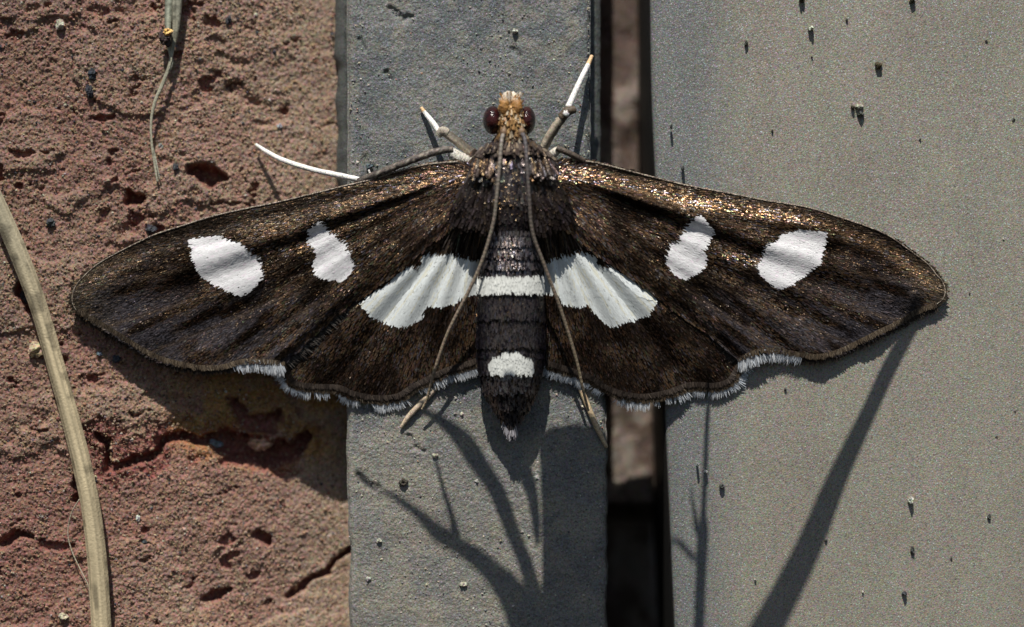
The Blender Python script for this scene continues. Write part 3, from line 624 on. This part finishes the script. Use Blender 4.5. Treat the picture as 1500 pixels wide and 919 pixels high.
# thorax scales: long lamellae
X, Y = body_pts(205, 336, 3.0, 4.0)
mid = np.abs(X - 749) < 24
def tdir(X, Y): return np.stack([(X - 749) * .010, 1 + 0 * X], 1)
def tcol(X, Y):
    n = len(X); c = pick(n, [(.014, .012, .016), (.024, .020, .025), (.042, .035, .038), (.010, .008, .010)], [.34, .3, .16, .2]); 
    tn = sm((300 - Y) / 60)[:, None] * (np.abs(X - 749) < 28)[:, None]; return c * (1 - .2 * tn) + .2 * tn * np.array([.04, .045, .07])
scales('thorax_scales', X, Y, body_h, tdir, tcol, body, M['sleek'], 11, 3.6, roll=9, pitch=2.5, shape=1, lift=.012, gloss=2.4, cool=True, metal=lambda x, y: .8 * np.interp(y, [205, 230, 260, 300, 336], [.3, .9, .8, .3, .2]) * sm((vn(x / 7, y / 7, 3) - .45) / .2))
# shoulder tufts fanning over the wing bases
for sd in (-1, 1):
    n = 820; u = rng.random(n); v = rng.beta(1.1, 1.5, n)
    X = 750 + sd * (27 + (27 + 30 * u) * v + 4 * u); Y = 222 + 100 * u + 14 * v - 26 * v * u + rng.uniform(-5, 5, n); o_ = np.argsort(Y); X, Y = X[o_], Y[o_]
    def th_(x, y): return np.maximum(.47 + .38 * np.sqrt(np.clip(1 - ((x - 750) / 100) ** 2, 0, 1)) - .08 * sm((y - 280) / 80) - .14 * sm((245 - y) / 30), .0)
    scales('shoulder_tuft', X, Y, th_, lambda x, y, sd=sd: np.stack([sd * (.10 + .010 * np.abs(x - 750 - sd * 30) - .0 * y) , 1 + 0 * x], 1), lambda x, y: pick(len(x), [(.014, .010, .010), (.022, .017, .018), (.042, .034, .036), (.009, .007, .007)], [.34, .3, .14, .22]), body, M['scale'], 23, 3.8, roll=13, pitch=3, shape=1, lift=.02, jit=6, cool=True, metal=lambda x, y: np.interp(y, [215, 250, 275], [.7, .4, 0]) * sm((vn(x / 7, y / 7, 5) - .5) / .2))
    n = 420; X = 750 + sd * np.clip(36 + 50 * rng.beta(1.1, 1.6, n), 36, 92); Y = rng.uniform(310, 345, n) - 0.15 * np.abs(X - 750)
    hf = (lambda x, y: .50 - .0012 * (y - 310) + .0 * x)
    scales('hair_tuft', X, Y, hf, lambda x, y, sd=sd: np.stack([sd * (-.05 + .012 * (np.abs(x - 750) - 38)), 1 + 0 * x], 1), lambda x, y: pick(len(x), [(.016, .012, .011), (.032, .025, .023), (.06, .05, .046)], [.5, .35, .15]), body, M['scale'], 40, 2.0, pitch=-6, roll=20, lift=.0, jit=8)
# head scales and collar
X, Y = body_pts(150, 214, 3.2, 4.2)
def hcolr(X, Y):
    n = len(X); c = pick(n, [(.30, .17, .07), (.42, .27, .12), (.20, .10, .04), (.5, .42, .3)], [.36, .26, .22, .16])
    k_ = sm((Y - 182) / 22)[:, None]; return c * (1 - k_) + k_ * pick(n, [(.05, .035, .03), (.10, .06, .03), (.3, .26, .2)], [.5, .35, .15])
scales('head_scales', X, Y, body_h, tdir, hcolr, body, M['scale'], 8, 3.2, roll=22, pitch=14, shape=1)
X = 750 + rng.normal(0, 30, 220); Y = 213 + 5 * np.abs((X - 750) / 40) ** 2 + rng.normal(0, 3, 220); kk = np.abs(X - 750) < 55; X, Y = X[kk], Y[kk]
scales('collar', X, Y, lambda x, y: body_h(x, y + 4) + .01, lambda x, y: np.stack([(x - 750) * .02, 1 + 0 * x], 1), lambda x, y: pick(len(x), [(.06, .045, .04), (.25, .2, .15), (.1, .08, .07)], [.5, .2, .3]), body, M['scale'], 11, 3.6, pitch=18, roll=22, shape=1)

def ellipsoid(name, cx, cy, ch, rx, ry, rh, m, parent, col=None, bump=0, seg=28):
    th = np.linspace(0, math.pi, seg); ph = np.linspace(0, 2 * math.pi, seg * 2, endpoint=False)
    T, Q = np.meshgrid(th, ph, indexing='ij'); k = 1 + bump * (vn(T * 5, Q * 3, 2) - .5)
    V = P((cx + rx * k * np.sin(T) * np.cos(Q)).ravel(), (cy - ry * k * np.cos(T)).ravel(), (ch + rh * k * np.sin(T) * np.sin(Q)).ravel())
    na = seg * 2; i, j = np.meshgrid(np.arange(seg - 1), np.arange(na), indexing='ij'); a = i * na + j; b = i * na + (j + 1) % na
    F = np.stack([a.ravel(), b.ravel(), (b + na).ravel(), (a + na).ravel()], 1)
    return mesh(name, V, F, m, parent, col=None if col is None else np.tile(col, (len(V), 1)), smooth=True)
def eye_setup(N, K, b, src):
    v = N.new('ShaderNodeTexVoronoi'); v.inputs['Scale'].default_value = 38; K.new(coords(N), v.inputs['Vector'])
    bp = N.new('ShaderNodeBump'); bp.inputs['Distance'].default_value = .006; bp.invert = True; K.new(v.outputs['Distance'], bp.inputs['Height']); K.new(bp.outputs[0], b.inputs['Normal'])
    n = noise(N, K, 11, 4); r = N.new('ShaderNodeValToRGB'); r.color_ramp.elements[0].color = (.010, .003, .006, 1); r.color_ramp.elements[0].position = .42; r.color_ramp.elements[1].color = (.045, .009, .008, 1); r.color_ramp.elements[1].position = .62
    K.new(n.outputs[0], r.inputs[0]); K.new(r.outputs[0], b.inputs['Base Color'])
M['eye'] = mat('faceted_eye', rough=.16, spec=.5, attr=False, setup=eye_setup)
ellipsoid('eye', 722, 176.5, .47, 14.5, 21, .22, M['eye'], mroot); ellipsoid('eye', 772, 176.5, .47, 12.5, 20.5, .22, M['eye'], mroot)

# palps
def palcol(u, th): k = sm((u - .5) / .35)[:, None]; return (np.array([.36, .18, .055]) * (1 - k) + k * np.array([.7, .62, .5])) * rng.uniform(.7, 1.15, (len(u), 1))
tube('palp', [(740, 172, .62, 7), (739, 158, .66, 8), (741, 146, .62, 8), (745, 136, .55, 4)], M['limb'], mroot, palcol, 40, 16, .16)
tube('palp', [(755, 172, .62, 7), (757, 158, .66, 8), (755, 147, .62, 8), (750, 137, .55, 4)], M['limb'], mroot, palcol, 40, 16, .16)
for x0 in (741, 757):
    n = 70; X = x0 + rng.uniform(-8, 8, n); Y = rng.uniform(140, 172, n)
    scales('palp_scales', X, Y, lambda x, y, x0=x0: .64 + .06 * np.sqrt(np.clip(1 - ((x - x0) / 9) ** 2, 0, 1)), lambda x, y: np.stack([(x - 749) * .03, -1 + 0 * x], 1), lambda x, y: pick(len(x), [(.5, .38, .24), (.40, .20, .07), (.66, .58, .48)], [.35, .35, .3]) , body, M['hair'], 6, 2.2, pitch=2, roll=20, shape=1)
# antennae
def antcol(a, b):
    def f(u, th): 
        k = (np.sin(u * 420) * .5 + .5)[:, None] * .45; e = sm((u - .86) / .08)[:, None]; c = np.array(a) * (1 - u[:, None]) + np.array(b) * u[:, None]
        return (c * (1 - e) + e * np.array([.42, .33, .22])) * (1 - k)
    return f
tube('antenna', [(738, 196, .72, 3.65), (735, 206, .84, 2.96), (732, 240, .93, 2.78), (728, 285, .92, 2.70), (722, 330, .86, 2.70), (706, 383, .76, 2.61), (685, 430, .66, 2.61), (656, 488, .52, 2.52), (636, 545, .38, 2.35), (626, 583, .24, 2.00), (618, 600, .18, 1.6)], M['limb'], mroot, antcol((.26, .23, .20), (.32, .24, .16)), 420, 8, .03)
tube('antenna', [(764, 194, .72, 3.65), (769, 206, .84, 2.96), (772, 240, .93, 2.78), (775, 285, .92, 2.70), (780, 340, .84, 2.70), (797, 388, .75, 2.61), (820, 450, .62, 2.61), (843, 523, .44, 2.44), (855, 575, .30, 2.09), (862, 602, .2, 1.7)], M['limb'], mroot, antcol((.10, .09, .10), (.32, .25, .16)), 420, 8, .03)
for x0 in (738, 764): ellipsoid('antenna_base', x0, 194, .72, 5.5, 8, .06, M['limb'], body, (.2, .13, .08), .3, 12)
# legs
dkb = lambda u, th: np.array([.16, .12, .075]) * rng.uniform(.5, 1.3, (len(u), 1)) * np.where(np.sin(th) > .0, 1, .6)[:, None]
tan = lambda u, th: (np.array([.42, .36, .28]) * rng.uniform(.75, 1.1, (len(u), 1))) * np.where(np.cos(th) > .2, .3, 1)[:, None]
wtl = lambda u, th: np.where((u > .84)[:, None], np.array([.7, .48, .27]), np.array([.82, .80, .77])) * rng.uniform(.88, 1.05, (len(u), 1))
joint = lambda u, th: np.array([.10, .075, .05]) * rng.uniform(.6, 1.4, (len(u), 1))
def leg(lbl, parts):
    t0 = None
    for nm, pts, cf in parts:
        o = tube(nm, pts, M['limb'], t0 or mroot, cf, 40, 10, .07)
        if t0 is None: t0 = o; o['label'] = lbl
leg('short white-tipped front leg on the side of the brick', [('leg', [(712, 236, .30, 6), (686, 220, .33, 6.5), (668, 206, .34, 6.5), (651, 194, .33, 6)], tan),
    ('joint', [(656, 196, .34, 6.5), (648, 192, .34, 6.5), (642, 199, .32, 5)], lambda u, th: np.array([.45, .4, .33]) * rng.uniform(.4, 1.2, (len(u), 1))), ('tarsus', [(643, 193, .30, 4.2), (635, 181, .22, 4), (626, 170, .12, 3.6), (617, 158, .06, 2.5)], wtl)])
leg('long front leg with a white foot, reaching up past the eye', [('leg', [(790, 236, .36, 5), (799, 212, .42, 6.5), (812, 189, .5, 6.8), (828, 168, .55, 6)], tan),
    ('joint', [(822, 173, .55, 6.5), (831, 164, .57, 7), (843, 160, .56, 5)], joint), ('tarsus', [(832, 158, .54, 4.5), (840, 140, .44, 4.2), (850, 118, .30, 4), (860, 98, .15, 3.8), (867, 82, .07, 2.6)], wtl)])
ellipsoid('knee_patch', 829, 166, .61, 5, 5, .04, M['limb'], mroot, (.8, .78, .75), .3, 10)
leg('long curved middle leg with a white foot, reaching over the brick', [('leg', [(690, 240, .34, 9), (672, 232, .40, 10), (660, 222, .42, 7)], lambda u, th: np.array([.6, .57, .5]) * rng.uniform(.8, 1.1, (len(u), 1))),
    ('tibia', [(664, 219, .46, 5), (640, 222, .47, 5.5), (600, 236, .44, 5.5), (560, 252, .38, 5), (525, 266, .26, 5)], lambda u, th: pick(len(u), [(.12, .10, .085), (.3, .26, .22), (.06, .05, .045)], [.5, .2, .3])),
    ('tarsus', [(545, 267, .15, 4), (524, 263, .13, 4.2), (500, 258, .10, 4.2), (455, 248, .02, 4), (415, 235, -.10, 3.8), (390, 222, -.28, 3.2), (375, 212, -.42, 2.2)], lambda u, th: np.array([.86, .84, .80]) * rng.uniform(.9, 1.05, (len(u), 1))),
    ('spur', [(545, 262, .3, 1.8), (540, 249, .3, 1.3)], lambda u, th: np.array([.8, .78, .72]) + 0 * u[:, None])])
leg('pale foot of a hind leg showing below the hindwing on the strip, beside the brick', [('leg', [(640, 566, .02, 4), (626, 582, .03, 4.2), (612, 596, .05, 4.2), (598, 611, .05, 3.8), (587, 627, .04, 2.2)], lambda u, th: np.array([.52, .42, .31]) * rng.uniform(.8, 1.1, (len(u), 1)))])
leg('pale foot of a hind leg showing below the hindwing beside the gap', [('leg', [(846, 560, .02, 4), (854, 578, .03, 4.2), (862, 597, .05, 4.2), (876, 630, .06, 3.9), (889, 656, .04, 2.4)], lambda u, th: np.array([.50, .38, .24]) * rng.uniform(.8, 1.1, (len(u), 1)))])
leg('stub of a middle leg showing at the base of the wing beside the panel', [('leg', [(802, 234, .38, 6), (812, 224, .44, 6.5), (819, 219, .46, 5)], lambda u, th: np.array([.6, .56, .48]) * rng.uniform(.8, 1.1, (len(u), 1))), ('tibia', [(815, 217, .50, 4.5), (832, 224, .5, 4.5), (856, 236, .42, 4)], lambda u, th: np.array([.09, .07, .055]) * rng.uniform(.4, 1.6, (len(u), 1)))])

# ================================================================ LITTER ON THE WALL
def strawcol(base):
    def f(u, th):
        st = vn(th * 2.6, u * 5, 3) * .6 + vn(th * 5.5, u * 14, 4) * .4; k = (.66 + .5 * st + .22 * np.sin(th * 8 + 1.5 * np.sin(u * 3)) + .1 * np.sin(th * 13)) * (.9 + .2 * vn(u * 22, th * .5, 1))
        g = sm((.45 - u) / .3)[:, None] * .45; k = k * (1 - .45 * sm((vn(u * 60, th * 1.2, 2) - .74) / .08)) * (.85 + .3 * vn(u * 9, th * .7, 6))
        return (np.array(base) * (1 - g) + g * np.array([.30, .31, .25])) * k[:, None]
    return f
def straw(name, pts, colf, parent, n=160, na=26, rib=.10, flat=.7):
    q = resample(pts, n); c = P(q[:, 0], q[:, 1], q[:, 2], False); r = q[:, 3] / 100
    t = np.gradient(c, axis=0); t /= np.linalg.norm(t, axis=1, keepdims=True)
    s = np.cross(t, np.array([0, -1., 0])); s /= np.linalg.norm(s, axis=1, keepdims=True); u = np.cross(s, t)
    th = np.linspace(0, 2 * math.pi, na, endpoint=False); uu = np.linspace(0, 1, n)
    rr = r[:, None] * (1 + rib * np.sin(th * 6 + 1.5 * np.sin(uu[:, None] * 3)) + .05 * (vn(uu[:, None] * 30, th[None] * 2, 1) - .5))
    V = c[:, None] + s[:, None] * (rr * np.cos(th))[..., None] + u[:, None] * (rr * flat * np.sin(th))[..., None]
    i, j = np.meshgrid(np.arange(n - 1), np.arange(na), indexing='ij'); a = i * na + j; b = i * na + (j + 1) % na
    F = np.stack([a.ravel(), b.ravel(), (b + na).ravel(), (a + na).ravel()], 1)
    return mesh(name, V.reshape(-1, 3), [F, np.arange(na)[None, ::-1], (np.arange(na) + (n - 1) * na)[None]], M['straw'], parent, col=colf(np.repeat(uu, na), np.tile(th, n)), smooth=True)
tag(straw('dry_straw', [(-60, 160, .24, 10), (-22, 250, .20, 11), (8, 318, .16, 12), (36, 385, .14, 12.5), (60, 452, .12, 12), (82, 530, .10, 12), (101, 598, .10, 12.5), (121, 675, .10, 13), (136, 750, .10, 13), (145, 830, .10, 13.5), (151, 930, .10, 13.5), (156, 1050, .12, 13.5)], strawcol((.60, .50, .32)), None), 'thick ribbed dry straw curving down the left edge of the brick', 'straw')
gb = empty('dried_grass_blade', tuple(P(246., 0., brick_at(246, 10), False))); tag(gb, 'thin twisted dried grass blade hanging at the top of the brick', 'grass blade')
def rel(o, root): 
    o.parent = root; o.location = -root.location; return o
b1 = straw('blade', [(262, -60, -.05, 6), (258, 0, -.08, 7), (256, 40, -.1, 5), (250, 75, -.12, 2.4), (246, 95, -.12, 2.4), (236, 122, -.12, 2.6), (225, 148, -.12, 2.4), (219, 178, -.13, 1.8), (220, 210, -.13, 1.6), (224, 240, -.15, 1.7), (228, 266, -.16, 1.5)], strawcol((.50, .48, .36)), None, 180, 14, .08, .6); rel(b1, gb)
b2 = straw('strand', [(250, -60, -.1, 5.5), (246, 0, -.12, 6), (244, 40, -.14, 4.5), (246, 72, -.15, 2.4), (249, 92, -.14, 2), (240, 112, -.13, 1.8), (231, 134, -.13, 1.5)], strawcol((.40, .42, .33)), None, 90, 12, .1, .5); rel(b2, gb)
b3 = straw('strand', [(219, 205, -.14, 1.0), (226, 235, -.15, 1.1), (231, 262, -.17, .8)], strawcol((.42, .42, .33)), None, 40, 8, .1, .6); rel(b3, gb)
def clod(name, px, py, h, rx, ry, rh, colr, lbl, cat, grp=None, n=1, bump=.5, comp=False):
    th = np.linspace(0, math.pi, 13); ph = np.linspace(0, 2 * math.pi, 20, endpoint=False); T, Q = np.meshgrid(th, ph, indexing='ij')
    s0 = rng.uniform(0, 50); sx, sy, sz = np.sin(T) * np.cos(Q), np.cos(T), np.sin(T) * np.sin(Q)
    k = 1 + bump * 1.3 * (vn(sx * 1.6 + s0, sy * 1.6 + sz, 2) + vn(sy * 1.7 + sz * 1.3 + s0, sx * 1.5, 4) - 1) + .45 * (vn(sx * 4 + s0, sy * 4 + sz * 3, 3) - .5) + .2 * (rng.random(T.shape) - .5)
    k[0] = k[0, 0]; k[-1] = k[-1, 0]
    X = rx * k * np.sin(T) * np.cos(Q); Y = -ry * k * np.cos(T); Hh = rh * k * np.sin(T) * np.sin(Q)
    V = np.stack([X / 100, -Hh, -Y / 100], -1).reshape(-1, 3); na = 20; i, j = np.meshgrid(np.arange(12), np.arange(na), indexing='ij'); a = i * na + j; b = i * na + (j + 1) % na
    F = np.stack([a.ravel(), b.ravel(), (b + na).ravel(), (a + na).ravel()], 1)
    C = np.array(colr) * rng.uniform(.5, 1.4, (len(V), 1))
    o = mesh(name, V, F, M['dirt'], None, col=C); o.location = tuple(P(px, py, h + rh * .35, comp)); tag(o, lbl, cat, grp); return o
# clot caught on the blade
cl_ = clod('dirt_clot', 241, 56, -.08, 9, 12, .09, (.05, .035, .035), 'dark glossy dirt clot stuck on the dried grass blade at the top of the brick', 'dirt clot')
clod('sand_lump', 246, 47, 0.0, 6, 5, .05, (.7, .42, .16), 'orange crumb on top of the dark clot on the grass blade', 'crumb')
th_ = tube('thread', [(118, 731, .08, .9), (105, 752, .02, .9), (99, 780, -.02, .9), (104, 806, -.03, .9), (118, 835, .0, .9), (130, 858, .03, .8), (131, 880, .0, .7)], M['limb'], None, lambda u, th: np.array([.4, .36, .27]) + 0 * u[:, None], 60, 6, comp=False)
tag(th_, 'fine pale thread bowed out beside the lower end of the thick straw', 'thread')
for px, py, rx, ry, c_, lb in [
  (52, 512, 12, 10, (.38, .31, .2), 'tan crumb beside the middle of the thick straw'), (306, 655, 10, 6, (.14, .17, .19), 'blue-grey stone chip in the dark crack of the brick'),
  (369, 655, 15, 13, (.50, .32, .22), 'pale pinkish lump in the shade under the wing'), (92, 903, 7, 5, (.42, .36, .27), 'small pale crumb low on the brick near the foot of the straw'),
  (133, 108, 5, 7, (.03, .035, .045), 'black speck high on the brick, upper of a close pair'), (129, 133, 5, 10, (.03, .03, .04), 'long black speck high on the brick, lower of a close pair'),
  (216, 335, 7, 6, (.05, .05, .06), 'black grain touching the leading edge of the wing over the brick'), (73, 327, 6, 6, (.05, .055, .06), 'dark grain on the brick between the straw and the wing'),
  (167, 527, 6, 5, (.04, .045, .06), 'dark grain below the wing tip over the brick'), (143, 519, 4, 3, (.10, .13, .17), 'bluish grain just under the wing tip over the brick'),
  (254, 243, 4, 5, (.05, .05, .06), 'black grain to the right of the end of the dried grass blade'), (230, 212, 3, 4, (.2, .2, .2), 'grey grain beside the lower dried grass blade'),
  (85, 34, 6, 7, (.4, .36, .3), 'pale stone grain near the top left corner of the brick'), (198, 762, 3, 4, (.5, .5, .5), 'white grain in the middle of the lower brick'),
  (207, 798, 4, 4, (.05, .06, .07), 'dark grain in the middle of the lower brick'), (329, 24, 4, 6, (.04, .04, .05), 'dark grain at the top of the brick right of the grass blade'),
  (403, 180, 4, 4, (.4, .4, .45), 'pale bluish grain on the brick above the curved leg'), (27, 436, 6, 12, (.05, .05, .06), 'dark clod in the hollow left of the straw')]:
    clod('brick_grain', px, py, brick_at(px, py), rx, ry, min(rx, ry) / 100, c_, lb, 'grain', 'loose grains lying on the brick')
for px, py, rx, ry, rh, c_, lb in [
  (1187, 43, 4, 4, .12, (.5, .48, .42), 'pale grain with a long shadow near the top of the panel'), (1286, 96, 5, 5, .10, (.08, .06, .035), 'brown speck on the upper panel above the clump'),
  (1249, 158, 4, 4, .09, (.07, .06, .04), 'left grain of the little clump on the upper panel'), (1257, 157, 6, 5, .08, (.35, .33, .27), 'pale top grain of the little clump on the upper panel'), (1260, 168, 5, 4, .10, (.08, .08, .07), 'dark lower grain of the little clump on the upper panel'),
  (1335, 2, 5, 4, .11, (.05, .045, .03), 'dark speck cut by the top edge of the picture, right one on the panel'), (1174, 1, 4, 3, .1, (.05, .045, .03), 'dark speck cut by the top edge of the picture, left one on the panel'),
  (1333, 733, 4, 6, .14, (.45, .44, .4), 'pale grain casting a shadow on the lower right of the panel'), (1336, 806, 3, 7, .07, (.05, .05, .05), 'long dark speck below the pale grain on the lower panel'),
  (1448, 757, 3, 4, .06, (.06, .06, .06), 'dark speck at the right edge of the lower panel'), (1325, 869, 4, 3, .10, (.05, .05, .06), 'dark speck low on the panel near the bottom edge'),
  (1057, 712, 4, 4, .07, (.06, .06, .06), 'dark speck on the panel beside the thin plant shadow'), (1033, 691, 3, 3, .08, (.5, .5, .5), 'bright grain on the thin plant shadow of the panel'),
  (1021, 680, 2, 3, .12, (.3, .3, .3), 'grey grain left of the thin plant shadow on the panel'), (1000, 247, 2.5, 4, .09, (.06, .06, .06), 'dark speck on the panel just above the wing base'),
  (983, 186, 2, 3, .07, (.06, .06, .06), 'small dark speck at the rounded edge of the panel'), (1093, 64, 2.5, 4, .07, (.06, .06, .05), 'small dark speck at the upper left of the panel')]:
    clod('panel_speck', px, py, 0, rx * .85, ry * .85, rh * .75, c_, lb, 'speck', 'dirt specks on the grey panel')
for px, py in [(1347, 205), (1444, 61), (1189, 84), (1131, 192), (1484, 176), (1393, 818), (1264, 867), (1106, 849), (1210, 792), (1459, 640), (1470, 350), (1150, 570), (1486, 603), (1240, 30), (1420, 430)]:
    clod('dust_speck', px, py, 0, rng.uniform(1.2, 2.4), rng.uniform(1.2, 2.6), .03, (.08, .08, .07) if rng.random() < .65 else (.5, .48, .44), 'tiny dust speck on the grey panel, barely a dot', 'speck', 'dust on the grey panel')
for px, py, rx, rh, c_, lb in [(754, 46, 5, .07, (.45, .43, .38), 'pale grain on the strip above the moth head'), (541, 244, 6, .06, (.08, .1, .12), 'dark bead on the strip by the leg spur'), (638, 668, 6, .06, (.5, .45, .35), 'pale crumb on the strip below the hindwing by the antenna tip'), (590, 706, 8, .08, (.06, .05, .04), 'dark clump on the strip below the hindwing, near the brick'), (555, 792, 5, .07, (.45, .42, .36), 'upper pale crumb low on the strip near the brick'), (539, 848, 5, .05, (.45, .43, .4), 'lower pale crumb low on the strip near the brick'), (678, 857, 6, .05, (.4, .36, .3), 'tan crumb low in the middle of the strip'), (677, 607, 4, .04, (.6, .55, .45), 'small pale grain on the strip between hindwing and abdomen tip')]:
    clod('strip_grain', px, py, 0, rx * .75, rx * .6, rh * .7, c_, lb, 'grain', 'loose grains on the grey strip')

# ================================================================ THE GRASS ABOVE, whose shadows cross the wall
gr = empty('grass_tuft', (0, -9, 8)); tag(gr, 'green grass tuft leaning in above the moth, shading the lower strip and panel', 'grass')
def lift(px, py, extra=0.0):
    """the point towards the sun from a spot on the wall, just beyond the view"""
    x, z = (px - 750) / 100, (459.5 - py) / 100
    t = (5.15 - z + extra) / (TS[2] + 4.6 / D * -TS[1]); return np.array([x, 0, z]) + TS * t
def blade(name, pts, extra=0.0, n=50, on=True):
    q = resample(pts, n); c = np.array([lift(a, b, extra) for a, b in q[:, :2]]); w_ = q[:, 2] / 200
    out = c[-1] - c[-4]; out /= np.linalg.norm(out)
    ext = np.array([c[-1] + (out + np.array([0, -.1, .25]) * k * .3) * .5 * k for k in range(1, 14)]); 
    if on: c = np.vstack([c, ext]); w_ = np.concatenate([w_, w_[-1] * np.linspace(1, .7, 13)])
    nn = len(c); rows = []
    for k, (dx, dy) in enumerate([(-1, 0), (-.5, .06), (0, .12), (.5, .06), (1, 0), (.5, .03), (0, .08), (-.5, .03)]):
        rows.append(c + np.stack([dx * w_, 0 * w_, dy * w_], 1))
    V = np.stack(rows, 1).reshape(-1, 3); na = 8; i, j = np.meshgrid(np.arange(nn - 1), np.arange(na), indexing='ij'); a = i * na + j; b = i * na + (j + 1) % na
    F = np.stack([a.ravel(), b.ravel(), (b + na).ravel(), (a + na).ravel()], 1)
    C = np.array([.05, .10, .02]) * (.8 + .4 * rng.random((len(V), 1)))
    o = mesh(name, V, [F, np.arange(na)[None], (np.arange(na) + (nn - 1) * na)[None, ::-1]], M['leaf'], gr, col=C, smooth=True, origin=(0, -9, 8)); return o
blade('blade', [(1346, 468, 20), (1328, 495, 24), (1303, 540, 26), (1275, 600, 26), (1225, 704, 34), (1181, 808, 44), (1127, 912, 54), (1090, 980, 60)])
blade('stem', [(1041, 560, 5), (1036, 605, 7), (1032, 700, 8), (1030, 745, 9), (1029, 775, 17), (1026, 842, 16), (1023, 915, 17), (1021, 980, 18)])
blade('twig', [(975, 762, 13), (990, 772, 12), (1003, 788, 11), (1020, 812, 10)], .05, on=False)
blade('twig', [(1011, 700, 2), (1016, 735, 5), (1022, 772, 9)], .05, on=False)
blade('blade', [(612, 596, 22), (640, 612, 30), (675, 640, 34), (700, 680, 32), (728, 722, 27), (746, 768, 24), (768, 822, 22), (786, 880, 24), (800, 950, 30)])
blade('blade', [(522, 688, 10), (545, 712, 14), (580, 728, 20), (626, 763, 28), (660, 792, 48), (695, 815, 46), (730, 845, 50), (760, 880, 60), (785, 930, 70)])
blade('twig', [(638, 672, 4), (645, 700, 6), (651, 722, 7), (664, 765, 10), (668, 790, 16)], .05, on=False)
blade('blade', [(756, 668, 14), (760, 675, 20), (768, 690, 24), (782, 739, 16), (788, 800, 8)], .05, on=False)
blade('leaf', [(848, 622, 40), (847, 632, 96), (847, 650, 114), (848, 700, 112), (850, 800, 112), (852, 880, 116), (854, 980, 120)], .1)
